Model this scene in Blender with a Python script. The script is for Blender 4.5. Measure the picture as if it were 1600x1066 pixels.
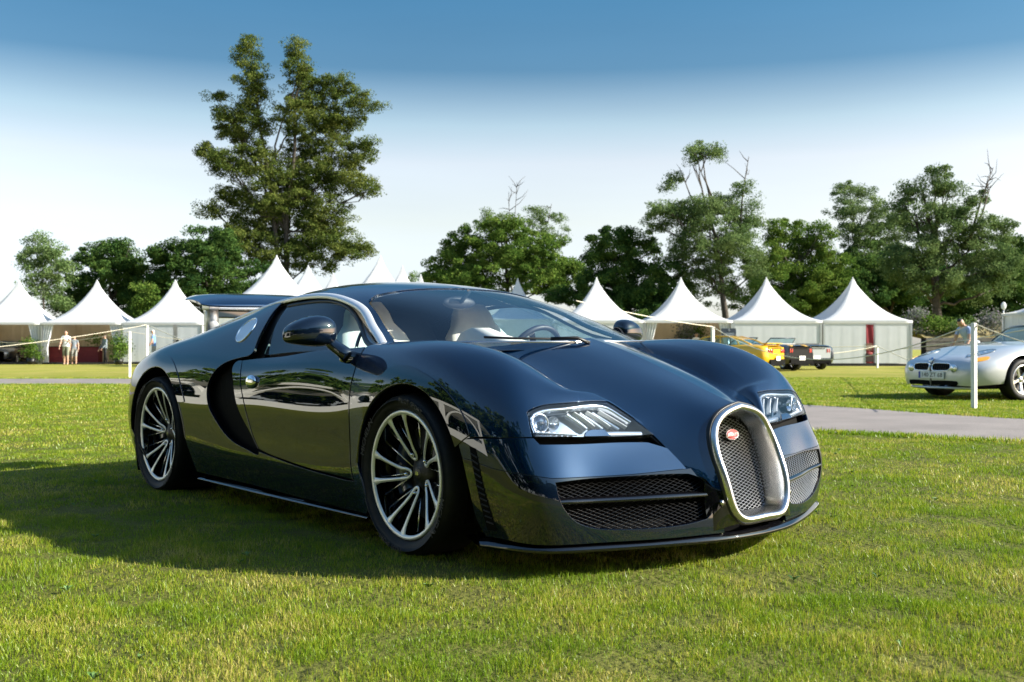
import bpy, bmesh, math, random
import numpy as np
from mathutils import Vector, Matrix, Euler, noise
from mathutils.geometry import delaunay_2d_cdt
random.seed(7); RNG = np.random.default_rng(7)
for o in list(bpy.data.objects): bpy.data.objects.remove(o)
SC = bpy.context.scene; COL = SC.collection
R = math.radians
# ---------------------------------------------------------------- camera
CAM = np.array([4.8486, -3.3009, .8418]); YAW, PIT, ROLL, FPX = 2.4410, .0079, -.0125, 1585.44
FWD = np.array([math.cos(YAW)*math.cos(PIT), math.sin(YAW)*math.cos(PIT), math.sin(PIT)])
_r = np.array([math.sin(YAW), -math.cos(YAW), 0]); _u = np.cross(_r, FWD)
RGT, UPV = _r, _u
# the dark car stands on a patch of lawn that tilts by under a degree across the view
_rt = _r*math.cos(ROLL)+_u*math.sin(ROLL); _up = -_r*math.sin(ROLL)+_u*math.cos(ROLL)
TILT = np.outer(_r, _rt)+np.outer(_u, _up)+np.outer(FWD, FWD)
cd = bpy.data.cameras.new('camera'); cam = bpy.data.objects.new('camera', cd); COL.objects.link(cam)
cd.sensor_width = 36; cd.lens = FPX/1600*36; cd.clip_end = 3000; cd.clip_start = .05
cam.matrix_world = Matrix(((RGT[0], UPV[0], -FWD[0], CAM[0]), (RGT[1], UPV[1], -FWD[1], CAM[1]), (RGT[2], UPV[2], -FWD[2], CAM[2]), (0, 0, 0, 1)))
cd.dof.use_dof = True; cd.dof.focus_distance = 4.4; cd.dof.aperture_fstop = 5.6
SC.camera = cam
# ---------------------------------------------------------------- sky and sun
SUN_DIR = Vector((1.4, 1.25, 1.0)).normalized()                 # towards the sun
EL = math.asin(SUN_DIR.z); AZ = math.atan2(SUN_DIR.x, SUN_DIR.y)
w = bpy.data.worlds.new('World'); SC.world = w; w.use_nodes = True
nt = w.node_tree; nt.nodes.clear(); N = nt.nodes.new; L = nt.links.new
sky = N('ShaderNodeTexSky'); sky.sky_type = 'NISHITA'; sky.sun_disc = False
sky.sun_elevation = EL; sky.sun_rotation = AZ; sky.air_density = 1.0; sky.dust_density = 1.6; sky.ozone_density = 1.5
bg = N('ShaderNodeBackground'); bg.inputs['Strength'].default_value = .12
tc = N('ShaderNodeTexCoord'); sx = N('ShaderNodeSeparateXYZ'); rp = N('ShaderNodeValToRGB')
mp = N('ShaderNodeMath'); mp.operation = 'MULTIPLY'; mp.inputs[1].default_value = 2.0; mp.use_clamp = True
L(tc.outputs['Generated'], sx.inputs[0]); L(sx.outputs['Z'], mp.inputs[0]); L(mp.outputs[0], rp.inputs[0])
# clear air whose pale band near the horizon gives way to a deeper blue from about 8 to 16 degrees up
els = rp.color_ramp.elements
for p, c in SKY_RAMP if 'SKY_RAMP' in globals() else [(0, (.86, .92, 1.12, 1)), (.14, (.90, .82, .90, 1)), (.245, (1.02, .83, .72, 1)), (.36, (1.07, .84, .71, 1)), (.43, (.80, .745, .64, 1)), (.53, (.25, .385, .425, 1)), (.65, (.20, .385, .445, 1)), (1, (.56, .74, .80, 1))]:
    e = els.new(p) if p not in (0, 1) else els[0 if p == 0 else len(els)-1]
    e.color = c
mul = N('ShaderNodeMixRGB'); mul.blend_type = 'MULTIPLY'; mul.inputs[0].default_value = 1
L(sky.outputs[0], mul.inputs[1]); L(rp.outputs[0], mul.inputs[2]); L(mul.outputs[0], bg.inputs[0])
# faint unevenness of the haze
nz = N('ShaderNodeTexNoise'); nz.inputs['Scale'].default_value = 2.2; nz.inputs['Detail'].default_value = 5; st = N('ShaderNodeVectorMath'); st.operation = 'MULTIPLY'; st.inputs[1].default_value = (1, 1, 7)
L(tc.outputs['Generated'], st.inputs[0]); L(st.outputs[0], nz.inputs['Vector']); nr = N('ShaderNodeMapRange'); nr.inputs[1].default_value = .3; nr.inputs[2].default_value = .7; nr.inputs[3].default_value = .965; nr.inputs[4].default_value = 1.045; L(nz.outputs[0], nr.inputs[0])
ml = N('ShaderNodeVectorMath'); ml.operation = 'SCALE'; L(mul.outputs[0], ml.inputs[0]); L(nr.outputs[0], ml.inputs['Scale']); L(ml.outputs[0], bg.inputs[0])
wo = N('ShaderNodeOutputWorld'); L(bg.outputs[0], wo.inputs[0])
sl = bpy.data.lights.new('sun', 'SUN'); so = bpy.data.objects.new('sun', sl); COL.objects.link(so)
sl.energy = 5.0; sl.angle = R(.53); sl.color = (1, .93, .80)
so.rotation_euler = SUN_DIR.to_track_quat('Z', 'Y').to_euler(); so.location = (20, 18, 15)
SC.view_settings.view_transform = 'Standard'; SC.view_settings.look = 'None'
SC.view_settings.exposure = 1.4; SC.view_settings.gamma = 1; SC.view_settings.use_curve_mapping = False
SC.cycles.max_bounces = 10; SC.cycles.transparent_max_bounces = 24; SC.cycles.caustics_reflective = False; SC.cycles.caustics_refractive = False
SC.cycles.sample_clamp_indirect = 6
# ---------------------------------------------------------------- helpers
def at(px, py, d):
    """point d metres in front of the camera along its axis, seen at (px, py) of the 1600 x 1066 photograph"""
    return CAM+d*(FWD+RGT*(px-800)/FPX-UPV*(py-533)/FPX)
def tag(o, label=None, cat=None, group=None, kind=None):
    if label: o['label'] = label
    if cat: o['category'] = cat
    if group: o['group'] = group
    if kind: o['kind'] = kind
    return o
def empty(name, loc=(0, 0, 0), rz=0, parent=None):
    o = bpy.data.objects.new(name, None); COL.objects.link(o); o.location = loc; o.rotation_euler = (0, 0, rz)
    o.empty_display_size = .1
    if parent: o.parent = parent
    return o
def mobj(name, me, parent=None, loc=(0, 0, 0), rot=(0, 0, 0)):
    o = bpy.data.objects.new(name, me); COL.objects.link(o); o.location = loc; o.rotation_euler = rot
    if parent: o.parent = parent
    return o
def copy_tree(o, parent=None):
    c = o.copy(); COL.objects.link(c); c.parent = parent
    for ch in o.children: copy_tree(ch, c)
    return c
def mesh_np(name, V, F, mats, N_=None, mi=None, smooth=True):
    me = bpy.data.meshes.new(name); me.from_pydata([tuple(map(float, v)) for v in V], [], [tuple(map(int, f)) for f in F])
    for m in (mats if isinstance(mats, (list, tuple)) else [mats]): me.materials.append(m)
    if mi is not None: me.polygons.foreach_set('material_index', np.asarray(mi, np.int32))
    me.polygons.foreach_set('use_smooth', np.full(len(me.polygons), smooth))
    me.update()
    if N_ is not None: me.normals_split_custom_set_from_vertices([tuple(map(float, n)) for n in N_])
    return me
def fast_mesh(name, V, Q, mats, mi=None, smooth=False):
    """V (n,3), Q (m,k) with one k: large meshes"""
    me = bpy.data.meshes.new(name); V = np.asarray(V, np.float32); Q = np.asarray(Q, np.int32); k = Q.shape[1]
    me.vertices.add(len(V)); me.vertices.foreach_set('co', V.ravel())
    me.loops.add(Q.size); me.loops.foreach_set('vertex_index', Q.ravel())
    me.polygons.add(len(Q)); me.polygons.foreach_set('loop_start', np.arange(len(Q), dtype=np.int32)*k)
    for m in (mats if isinstance(mats, (list, tuple)) else [mats]): me.materials.append(m)
    if mi is not None: me.polygons.foreach_set('material_index', np.asarray(mi, np.int32))
    me.polygons.foreach_set('use_smooth', np.full(len(Q), smooth))
    me.update(calc_edges=True); me.validate(); return me
class MB:
    """collects simple solids into one bmesh"""
    def __init__(s): s.bm = bmesh.new(); s.mi = 0
    def _mark(s, fs, smooth=False):
        for f in fs: f.material_index = s.mi; f.smooth = smooth
    def box(s, c, d, rz=0, rot=None, bev=0):
        b = bmesh.new(); bmesh.ops.create_cube(b, size=1)
        bmesh.ops.scale(b, vec=d, verts=b.verts)
        if bev: bmesh.ops.bevel(b, geom=list(b.edges), offset=bev, segments=2, affect='EDGES', profile=.6)
        M = Matrix.Translation(c) @ (rot.to_4x4() if rot is not None else Matrix.Rotation(rz, 4, 'Z'))
        bmesh.ops.transform(b, matrix=M, verts=b.verts); s._add(b); return s
    def _add(s, b, smooth=False):
        vm = {v: s.bm.verts.new(v.co) for v in b.verts}
        for f in b.faces:
            try: nf = s.bm.faces.new([vm[v] for v in f.verts])
            except ValueError: continue
            nf.material_index = s.mi; nf.smooth = smooth or f.smooth
        b.free()
    def tube(s, pts, rad, n=8, caps=True, smooth=True, flat=None):
        """swept circle; rad a number or list; flat=(ax,ay) scales the section"""
        P = [Vector(p) for p in pts]; m = len(P); rad = [float(rad)]*m if not hasattr(rad, "__len__") else [float(q) for q in rad]
        T = [(P[min(i+1, m-1)]-P[max(i-1, 0)]).normalized() for i in range(m)]
        up = Vector((0, 0, 1)) if abs(T[0].z) < .9 else Vector((1, 0, 0))
        a = T[0].cross(up).normalized(); rings = []
        for i in range(m):
            a = (a-T[i]*a.dot(T[i])).normalized(); b = T[i].cross(a)
            fx, fy = flat or (1, 1)
            rings.append([s.bm.verts.new(P[i]+rad[i]*(a*fx*math.cos(2*math.pi*k/n)+b*fy*math.sin(2*math.pi*k/n))) for k in range(n)])
        fs = []
        for i in range(m-1):
            for k in range(n):
                fs.append(s.bm.faces.new((rings[i][k], rings[i][(k+1) % n], rings[i+1][(k+1) % n], rings[i+1][k])))
        s._mark(fs, smooth)
        if caps: s._mark([s.bm.faces.new(rings[0][::-1]), s.bm.faces.new(rings[-1])])
        return s
    def lathe(s, prof, n=48, axis='Z', c=(0, 0, 0), smooth=True, closed=False):
        """prof: (radius, height) list"""
        c = Vector(c); rings = []
        for r, h in prof:
            ring = []
            for k in range(n):
                a = 2*math.pi*k/n; x, y = r*math.cos(a), r*math.sin(a)
                v = (x, y, h) if axis == 'Z' else ((x, h, y) if axis == 'Y' else (h, x, y))
                ring.append(s.bm.verts.new(c+Vector(v)))
            rings.append(ring)
        fs = []
        for i in range(len(rings)-1):
            for k in range(n):
                fs.append(s.bm.faces.new((rings[i][k], rings[i][(k+1) % n], rings[i+1][(k+1) % n], rings[i+1][k])))
        s._mark(fs, smooth); return s
    def ell(s, c, r, seg=20, rings=12, rot=None):
        b = bmesh.new(); bmesh.ops.create_uvsphere(b, u_segments=seg, v_segments=rings, radius=1)
        M = Matrix.Translation(c) @ (rot.to_4x4() if rot is not None else Matrix()) @ Matrix.Diagonal((*r, 1))
        bmesh.ops.transform(b, matrix=M, verts=b.verts)
        s._add(b, True); return s
    def quad(s, pts, smooth=False):
        f = s.bm.faces.new([s.bm.verts.new(p) for p in pts]); s._mark([f], smooth); return s
    def grid(s, P, smooth=True, closed=False):
        """P: (n,m,3)"""
        n, m = len(P), len(P[0]); V = [[s.bm.verts.new(p) for p in r] for r in P]; fs = []
        for i in range(n-1):
            for j in range(m if closed else m-1):
                fs.append(s.bm.faces.new((V[i][j], V[i][(j+1) % m], V[i+1][(j+1) % m], V[i+1][j])))
        s._mark(fs, smooth); return s
    def mesh(s, name, mats, fix=True, weld=0):
        if weld: bmesh.ops.remove_doubles(s.bm, verts=s.bm.verts, dist=weld)
        if fix: bmesh.ops.recalc_face_normals(s.bm, faces=s.bm.faces)
        me = bpy.data.meshes.new(name); s.bm.to_mesh(me); s.bm.free()
        for m in (mats if isinstance(mats, (list, tuple)) else [mats]): me.materials.append(m)
        return me
    def build(s, name, mats, parent=None, loc=(0, 0, 0), rot=(0, 0, 0), **k):
        return mobj(name, s.mesh(name, mats, **k), parent, loc, rot)
# ---------------------------------------------------------------- materials
def mat(name, base, rough=.5, metal=0, coat=0, coat_rough=.03, spec=.5, trans=0, emit=None, noise_amt=0, noise_scale=20, bump=0, bump_scale=60, base2=None, ior=1.5, coat_ior=1.5):
    m = bpy.data.materials.new(name); m.use_nodes = True; nt = m.node_tree; b = nt.nodes['Principled BSDF']
    b.inputs['Base Color'].default_value = (*base, 1); b.inputs['Roughness'].default_value = rough; b.inputs['Metallic'].default_value = metal
    b.inputs['Coat Weight'].default_value = coat; b.inputs['Coat Roughness'].default_value = coat_rough; b.inputs['Coat IOR'].default_value = coat_ior
    b.inputs['Specular IOR Level'].default_value = spec; b.inputs['Transmission Weight'].default_value = trans; b.inputs['IOR'].default_value = ior
    if emit: b.inputs['Emission Color'].default_value = (*emit[0], 1); b.inputs['Emission Strength'].default_value = emit[1]
    if noise_amt or base2:
        tc = nt.nodes.new('ShaderNodeTexCoord'); n = nt.nodes.new('ShaderNodeTexNoise'); n.inputs['Scale'].default_value = noise_scale; n.inputs['Detail'].default_value = 6
        nt.links.new(tc.outputs['Object'], n.inputs['Vector'])
        r = nt.nodes.new('ShaderNodeValToRGB'); r.color_ramp.elements[0].position = .3; r.color_ramp.elements[1].position = .7
        c2 = base2 or tuple(min(1, c*(1+noise_amt)) for c in base); c1 = base if base2 else tuple(c*(1-noise_amt) for c in base)
        r.color_ramp.elements[0].color = (*c1, 1); r.color_ramp.elements[1].color = (*c2, 1)
        nt.links.new(n.outputs['Fac'], r.inputs[0]); nt.links.new(r.outputs[0], b.inputs['Base Color'])
    if bump:
        tc = nt.nodes.new('ShaderNodeTexCoord'); n = nt.nodes.new('ShaderNodeTexNoise'); n.inputs['Scale'].default_value = bump_scale; n.inputs['Detail'].default_value = 4
        nt.links.new(tc.outputs['Object'], n.inputs['Vector']); bp = nt.nodes.new('ShaderNodeBump'); bp.inputs['Strength'].default_value = bump; bp.inputs['Distance'].default_value = .02
        nt.links.new(n.outputs['Fac'], bp.inputs['Height']); nt.links.new(bp.outputs[0], b.inputs['Normal'])
    return m
def glass_mat(name, tint, ior=1.5, rough=0.0):
    m = bpy.data.materials.new(name); m.use_nodes = True; nt = m.node_tree; nt.nodes.clear()
    # thin sheet: the same reflectance from either face (Schlick)
    o = nt.nodes.new('ShaderNodeOutputMaterial'); mx = nt.nodes.new('ShaderNodeMixShader'); f0 = ((ior-1)/(ior+1))**2
    lw = nt.nodes.new('ShaderNodeLayerWeight'); lw.inputs['Blend'].default_value = .5
    pw = nt.nodes.new('ShaderNodeMath'); pw.operation = 'POWER'; pw.inputs[1].default_value = 5; nt.links.new(lw.outputs['Facing'], pw.inputs[0])
    fr = nt.nodes.new('ShaderNodeMath'); fr.operation = 'MULTIPLY_ADD'; fr.inputs[1].default_value = 1-f0; fr.inputs[2].default_value = f0; nt.links.new(pw.outputs[0], fr.inputs[0])
    t = nt.nodes.new('ShaderNodeBsdfTransparent'); t.inputs[0].default_value = (*tint, 1); g = nt.nodes.new('ShaderNodeBsdfGlossy'); g.inputs['Roughness'].default_value = rough
    nt.links.new(fr.outputs[0], mx.inputs[0]); nt.links.new(t.outputs[0], mx.inputs[1]); nt.links.new(g.outputs[0], mx.inputs[2]); nt.links.new(mx.outputs[0], o.inputs[0])
    return m
def carbon_mat():
    """clear-coated dark blue carbon weave"""
    m = mat('blue_carbon', (.006, .03, .085), .5, .6, 1, .012, coat_ior=1.75, spec=0)
    nt = m.node_tree; b = nt.nodes['Principled BSDF']; tc = nt.nodes.new('ShaderNodeTexCoord')
    a = nt.nodes.new('ShaderNodeTexWave'); a.wave_type = 'BANDS'; a.bands_direction = 'DIAGONAL'; a.inputs['Scale'].default_value = 55; a.inputs['Distortion'].default_value = .4
    nt.links.new(tc.outputs['Object'], a.inputs['Vector'])
    r = nt.nodes.new('ShaderNodeValToRGB'); r.color_ramp.elements[0].color = (.0004, .0065, .025, 1); r.color_ramp.elements[1].color = (.0010, .018, .058, 1)
    nt.links.new(a.outputs['Fac'], r.inputs[0]); nt.links.new(r.outputs[0], b.inputs['Base Color'])
    return m
M = dict(
    carbon=carbon_mat(),
    paint=mat('navy_paint', (.002, .005, .013), .5, 0, 1, .004, spec=0, coat_ior=1.78),
    black=mat('black_trim', (.006, .006, .007), .45, 0, 0),
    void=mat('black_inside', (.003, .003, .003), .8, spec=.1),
    gloss=mat('gloss_black', (.003, .003, .004), .5, 0, 1, .01, spec=0, coat_ior=1.8),
    chrome=mat('bright_chrome', (.85, .85, .86), .06, 1),
    satin=mat('satin_aluminium', (.62, .62, .63), .26, 1),
    machined=mat('machined_alloy', (.82, .82, .80), .42, .55),
    rubber=mat('tyre_rubber', (.012, .012, .013), .62, spec=.3, noise_amt=.25, noise_scale=40),
    letter=mat('tyre_lettering', (.045, .045, .047), .6),
    steel=mat('grille_steel', (.45, .44, .43), .3, 1),
    shadesteel=mat('shaded_grille_steel', (.035, .035, .036), .35, 1),
    disc=mat('brake_disc', (.10, .10, .11), .4, .8),
    calliper=mat('brake_calliper', (.01, .02, .06), .3, 0, 1),
    glass=glass_mat('windscreen_glass', (.92, .97, .98), 1.85),
    sideglass=glass_mat('side_glass', (.62, .82, .88), 1.75),
    lampglass=glass_mat('lamp_glass', (.86, .90, .95), 1.65),
    reflector=mat('lamp_reflector', (.62, .66, .72), .22, .8),
    lampdark=mat('lamp_housing', (.10, .125, .16), .25, .6),
    leather=mat('pale_leather', (.74, .71, .65), .55, noise_amt=.06),
    satin2=mat('brushed_filler', (.72, .74, .77), .42, .6),
    darkleather=mat('navy_leather', (.02, .024, .034), .5),
    red=mat('red_enamel', (.60, .10, .10), .25, 0, 1),
    white=mat('white_enamel', (.8, .8, .8), .3),
    redlens=mat('red_tail_lens', (.42, .012, .012), .15, 0, 1),
)
# ---------------------------------------------------------------- car surfaces (pure numpy)
class Spl:
    """natural cubic spline through points along axis 0"""
    def __init__(s, t, P):
        s.t = np.asarray(t, float); s.P = np.asarray(P, float)
        n = len(s.t); h = np.diff(s.t); A = np.zeros((n, n)); R = np.zeros(s.P.shape)
        A[0, 0] = A[-1, -1] = 1
        for i in range(1, n - 1):
            A[i, i-1] = h[i-1]; A[i, i] = 2*(h[i-1]+h[i]); A[i, i+1] = h[i]
            R[i] = 6*((s.P[i+1]-s.P[i])/h[i]-(s.P[i]-s.P[i-1])/h[i-1])
        s.M = np.linalg.solve(A, R.reshape(n, -1)).reshape(s.P.shape)
        s.h = h
    def __call__(s, x):
        x = np.asarray(x, float)
        i = np.clip(np.searchsorted(s.t, x, side='right')-1, 0, len(s.t)-2)
        h = s.h[i]; a = (s.t[i+1]-x); b = (x-s.t[i])
        sh = x.shape+(1,)*(s.P.ndim-1)
        h = h.reshape(sh); a = a.reshape(sh); b = b.reshape(sh)
        return (s.M[i]*a**3+s.M[i+1]*b**3)/(6*h)+(s.P[i]/h-s.M[i]*h/6)*a+(s.P[i+1]/h-s.M[i+1]*h/6)*b

WIDE = 1.02
class Surf:
    def __init__(s, grid, us=None, vs=None):
        s.G = np.asarray(grid, float)*[1, WIDE, 1]          # (nu, nv, 3)
        nu, nv = s.G.shape[:2]
        if us is None:
            d = np.linalg.norm(np.diff(s.G, axis=0), axis=2).mean(1)**.7
            us = np.concatenate([[0], np.cumsum(d)])
        if vs is None:
            d = np.linalg.norm(np.diff(s.G, axis=1), axis=2).mean(0)**.7
            vs = np.concatenate([[0], np.cumsum(d)])
        s.us, s.vs = us/us[-1], vs/vs[-1]
        s.su = Spl(s.us, s.G)                               # -> for each u gives (nv,3)
        NU, NV = 240, 140
        s.gu = np.linspace(0, 1, NU); s.gv = np.linspace(0, 1, NV)
        row = s.su(s.gu)                                    # (NU, nv, 3)
        s.D = np.moveaxis(Spl(s.vs, np.moveaxis(row, 1, 0))(s.gv), 0, 1)   # (NU,NV,3)
        s.NU, s.NV = NU, NV
        # second fit: treat the dense grid by bicubic (Catmull) interpolation
    def ev(s, uv):
        uv = np.atleast_2d(np.asarray(uv, float))
        x = np.clip(uv[:, 0], 0, 1)*(s.NU-1); y = np.clip(uv[:, 1], 0, 1)*(s.NV-1)
        i = np.clip(x.astype(int), 0, s.NU-2); j = np.clip(y.astype(int), 0, s.NV-2)
        fx = x-i; fy = y-j
        def w(t): return np.stack([-.5*t+t*t-.5*t**3, 1-2.5*t*t+1.5*t**3, .5*t+2*t*t-1.5*t**3, -.5*t*t+.5*t**3], -1)
        wx, wy = w(fx), w(fy); out = 0
        for a in range(4):
            ii = i+a-1; ic = np.clip(ii, 0, s.NU-1)
            for b in range(4):
                jj = j+b-1; jc = np.clip(jj, 0, s.NV-1)
                out = out+(wx[:, a]*wy[:, b])[:, None]*s.D[ic, jc]
        return out
    def nrm(s, uv):
        uv = np.clip(np.atleast_2d(np.asarray(uv, float)), .004, .996); e = 2e-3
        du = s.ev(uv+[e, 0])-s.ev(uv-[e, 0]); dv = s.ev(uv+[0, e])-s.ev(uv-[0, e])
        n = np.cross(du, dv)
        return n/np.maximum(np.linalg.norm(n, axis=1, keepdims=True), 1e-12)
    def inv(s, Q, f, mask=None):
        """uv such that f(S(uv)) == Q (2D targets); f maps (n,3)->(n,2)"""
        Q = np.atleast_2d(np.asarray(Q, float))
        F = f(s.D.reshape(-1, 3))
        if mask is not None:
            F = np.where(mask(s.D.reshape(-1, 3))[:, None], F, 1e9)
        out = []
        for q in Q:
            k = np.argmin(((F-q)**2).sum(1)); out.append([s.gu[k//s.NV], s.gv[k % s.NV]])
        uv = np.array(out); e = 5e-4
        for _ in range(12):
            r = f(s.ev(uv))-Q
            a = (f(s.ev(uv+[e, 0]))-f(s.ev(uv-[e, 0])))/(2*e); b = (f(s.ev(uv+[0, e]))-f(s.ev(uv-[0, e])))/(2*e)
            det = a[:, 0]*b[:, 1]-a[:, 1]*b[:, 0]; det = np.where(abs(det) < 1e-9, 1e-9, det)
            d = np.stack([(r[:, 0]*b[:, 1]-r[:, 1]*b[:, 0])/det, (a[:, 0]*r[:, 1]-a[:, 1]*r[:, 0])/det], -1)
            uv = np.clip(uv-np.clip(d, -.03, .03), 0, 1)
        return uv

# shell of the car's side: from the tail round the flank to the middle of the nose (left half, y > 0)
_B = [
 # tail
 [(-2.08,.62,.22),(-2.12,.66,.33),(-2.14,.68,.45),(-2.13,.68,.56),(-2.11,.67,.66),(-2.07,.65,.74),(-2.02,.62,.80),(-1.96,.57,.84),(-1.90,.50,.87),(-1.85,.42,.89)],
 [(-1.92,.86,.20),(-1.96,.88,.32),(-1.98,.89,.45),(-1.97,.885,.57),(-1.95,.875,.67),(-1.92,.85,.75),(-1.88,.80,.81),(-1.84,.73,.85),(-1.80,.64,.875),(-1.76,.53,.89)],
 [(-1.64,.93,.17),(-1.66,.96,.31),(-1.66,.975,.45),(-1.65,.975,.58),(-1.64,.965,.69),(-1.63,.935,.775),(-1.61,.88,.845),(-1.59,.79,.89),(-1.57,.68,.915),(-1.55,.54,.925)],
 [(-1.30,.945,.16),(-1.30,.98,.30),(-1.30,.996,.45),(-1.30,.998,.58),(-1.30,.985,.70),(-1.30,.955,.79),(-1.30,.90,.87),(-1.30,.80,.925),(-1.30,.68,.955),(-1.30,.53,.97)],
 [(-.95,.945,.16),(-.95,.98,.30),(-.95,.992,.44),(-.95,.993,.57),(-.95,.98,.69),(-.95,.95,.79),(-.95,.90,.875),(-.95,.82,.95),(-.95,.725,1.0),(-.95,.60,1.03)],
 [(-.60,.945,.16),(-.60,.975,.29),(-.60,.982,.43),(-.60,.982,.56),(-.60,.97,.68),(-.60,.942,.78),(-.60,.895,.875),(-.60,.83,.965),(-.60,.75,1.03),(-.60,.655,1.075)],
 [(-.25,.945,.155),(-.25,.972,.29),(-.25,.972,.43),(-.25,.972,.56),(-.25,.96,.675),(-.25,.932,.765),(-.25,.90,.835),(-.25,.845,.935),(-.25,.765,1.03),(-.25,.665,1.115)],
 [(.10,.945,.15),(.10,.968,.29),(.10,.965,.43),(.10,.966,.56),(.10,.955,.675),(.10,.93,.765),(.10,.905,.81),(.10,.88,.845),(.10,.835,.91),(.10,.78,.96)],
 [(.45,.945,.14),(.45,.966,.28),(.45,.962,.43),(.45,.963,.56),(.45,.95,.68),(.45,.928,.77),(.45,.905,.82),(.45,.88,.857),(.45,.84,.885),(.45,.78,.90)],
 [(.80,.945,.135),(.80,.966,.28),(.80,.962,.43),(.80,.963,.56),(.80,.95,.68),(.80,.925,.77),(.80,.90,.825),(.80,.868,.864),(.80,.81,.885),(.80,.73,.89)],
 [(1.08,.945,.13),(1.08,.968,.28),(1.08,.97,.43),(1.08,.973,.57),(1.08,.963,.68),(1.08,.93,.78),(1.08,.89,.84),(1.08,.83,.873),(1.08,.745,.882),(1.08,.64,.872)],
 [(1.36,.945,.13),(1.36,.97,.28),(1.36,.982,.43),(1.36,.988,.57),(1.36,.978,.68),(1.36,.945,.78),(1.36,.895,.845),(1.36,.815,.88),(1.36,.72,.878),(1.36,.605,.845)],
 [(1.62,.94,.13),(1.63,.965,.27),(1.63,.98,.42),(1.63,.984,.55),(1.62,.97,.66),(1.62,.94,.75),(1.61,.89,.815),(1.60,.805,.855),(1.60,.70,.85),(1.60,.58,.805)],
 [(1.80,.93,.13),(1.82,.955,.26),(1.82,.967,.39),(1.81,.968,.51),(1.80,.955,.61),(1.79,.925,.695),(1.78,.875,.76),(1.775,.79,.808),(1.77,.685,.802),(1.765,.555,.75)],
 [(1.93,.91,.13),(1.955,.93,.25),(1.955,.938,.36),(1.945,.935,.475),(1.93,.925,.56),(1.915,.90,.64),(1.905,.85,.712),(1.895,.775,.75),(1.89,.67,.742),(1.88,.53,.69)],
 [(2.08,.86,.12),(2.11,.875,.25),(2.105,.872,.36),(2.065,.86,.465),(2.035,.855,.545),(2.01,.835,.61),(1.99,.795,.66),(1.98,.725,.69),(1.975,.63,.69),(1.97,.52,.66)],
 [(2.20,.69,.12),(2.20,.69,.25),(2.165,.69,.36),(2.125,.69,.455),(2.098,.685,.525),(2.072,.675,.585),(2.048,.65,.632),(2.025,.61,.662),(2.005,.55,.672),(1.99,.47,.665)],
 [(2.295,.50,.12),(2.28,.50,.25),(2.23,.50,.36),(2.177,.50,.45),(2.142,.50,.515),(2.108,.49,.572),(2.075,.475,.617),(2.05,.458,.637),(2.03,.44,.65),(2.01,.42,.655)],
 [(2.36,.32,.12),(2.345,.32,.25),(2.295,.31,.36),(2.24,.315,.44),(2.20,.325,.50),(2.165,.335,.55),(2.13,.35,.585),(2.10,.36,.61),(2.07,.37,.627),(2.05,.38,.637)],
 [(2.41,.14,.12),(2.395,.15,.25),(2.355,.16,.35),(2.295,.18,.425),(2.25,.21,.485),(2.21,.24,.535),(2.17,.27,.57),(2.13,.29,.60),(2.10,.31,.617),(2.07,.33,.63)],
]
SIDE = Surf(_B)
# bonnet, running down to the bottom of the nose (left half; the middle is a crease)
_H = [
 [(1.45,0,.895),(1.42,.17,.888),(1.34,.33,.875),(1.22,.47,.862),(1.08,.62,.862)],
 [(1.70,0,.827),(1.68,.15,.812),(1.64,.29,.788),(1.59,.42,.765),(1.53,.545,.765)],
 [(1.93,0,.746),(1.92,.14,.733),(1.89,.27,.710),(1.85,.39,.685),(1.81,.49,.673)],
 [(2.10,0,.682),(2.09,.13,.670),(2.07,.25,.643),(2.05,.35,.618),(2.04,.435,.600)],
 [(2.24,0,.630),(2.23,.12,.612),(2.20,.22,.578),(2.175,.30,.545),(2.15,.365,.515)],
 [(2.345,0,.58),(2.335,.11,.555),(2.30,.195,.51),(2.26,.265,.465),(2.225,.32,.435)],
 [(2.395,0,.47),(2.388,.10,.445),(2.365,.18,.412),(2.33,.24,.378),(2.295,.285,.352)],
 [(2.42,0,.345),(2.415,.10,.33),(2.402,.17,.308),(2.378,.225,.283),(2.345,.265,.26)],
 [(2.43,0,.17),(2.427,.09,.165),(2.415,.16,.155),(2.395,.22,.145),(2.37,.26,.13)],
]
HOOD = Surf(_H)
# windscreen, roof and engine deck down to the roof rail (left half)
_G = [
 [(1.57,0,.850),(1.55,.2,.850),(1.46,.4,.852),(1.29,.60,.858),(1.00,.81,.862)],
 [(1.30,0,.945),(1.285,.19,.942),(1.225,.38,.94),(1.10,.57,.932),(.87,.757,.911)],
 [(1.00,0,1.045),(.985,.185,1.044),(.95,.36,1.036),(.875,.535,1.016),(.72,.70,.967)],
 [(.72,0,1.124),(.71,.18,1.122),(.69,.35,1.113),(.645,.515,1.088),(.57,.655,1.044)],
 [(.50,0,1.175),(.495,.18,1.171),(.475,.345,1.161),(.445,.505,1.136),(.39,.635,1.097)],
 [(.15,0,1.225),(.145,.18,1.220),(.14,.345,1.207),(.135,.50,1.180),(.13,.628,1.133)],
 [(-.25,0,1.230),(-.25,.18,1.225),(-.25,.35,1.205),(-.25,.51,1.172),(-.25,.650,1.120)],
 [(-.70,0,1.175),(-.70,.19,1.168),(-.70,.37,1.145),(-.70,.535,1.105),(-.70,.68,1.048)],
 [(-1.20,0,1.055),(-1.20,.19,1.05),(-1.20,.37,1.035),(-1.20,.54,1.01),(-1.20,.69,.962)],
 [(-1.85,0,.90),(-1.83,.19,.895),(-1.80,.37,.885),(-1.76,.53,.875),(-1.72,.68,.852)],
]
TOP = Surf(_G)
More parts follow.
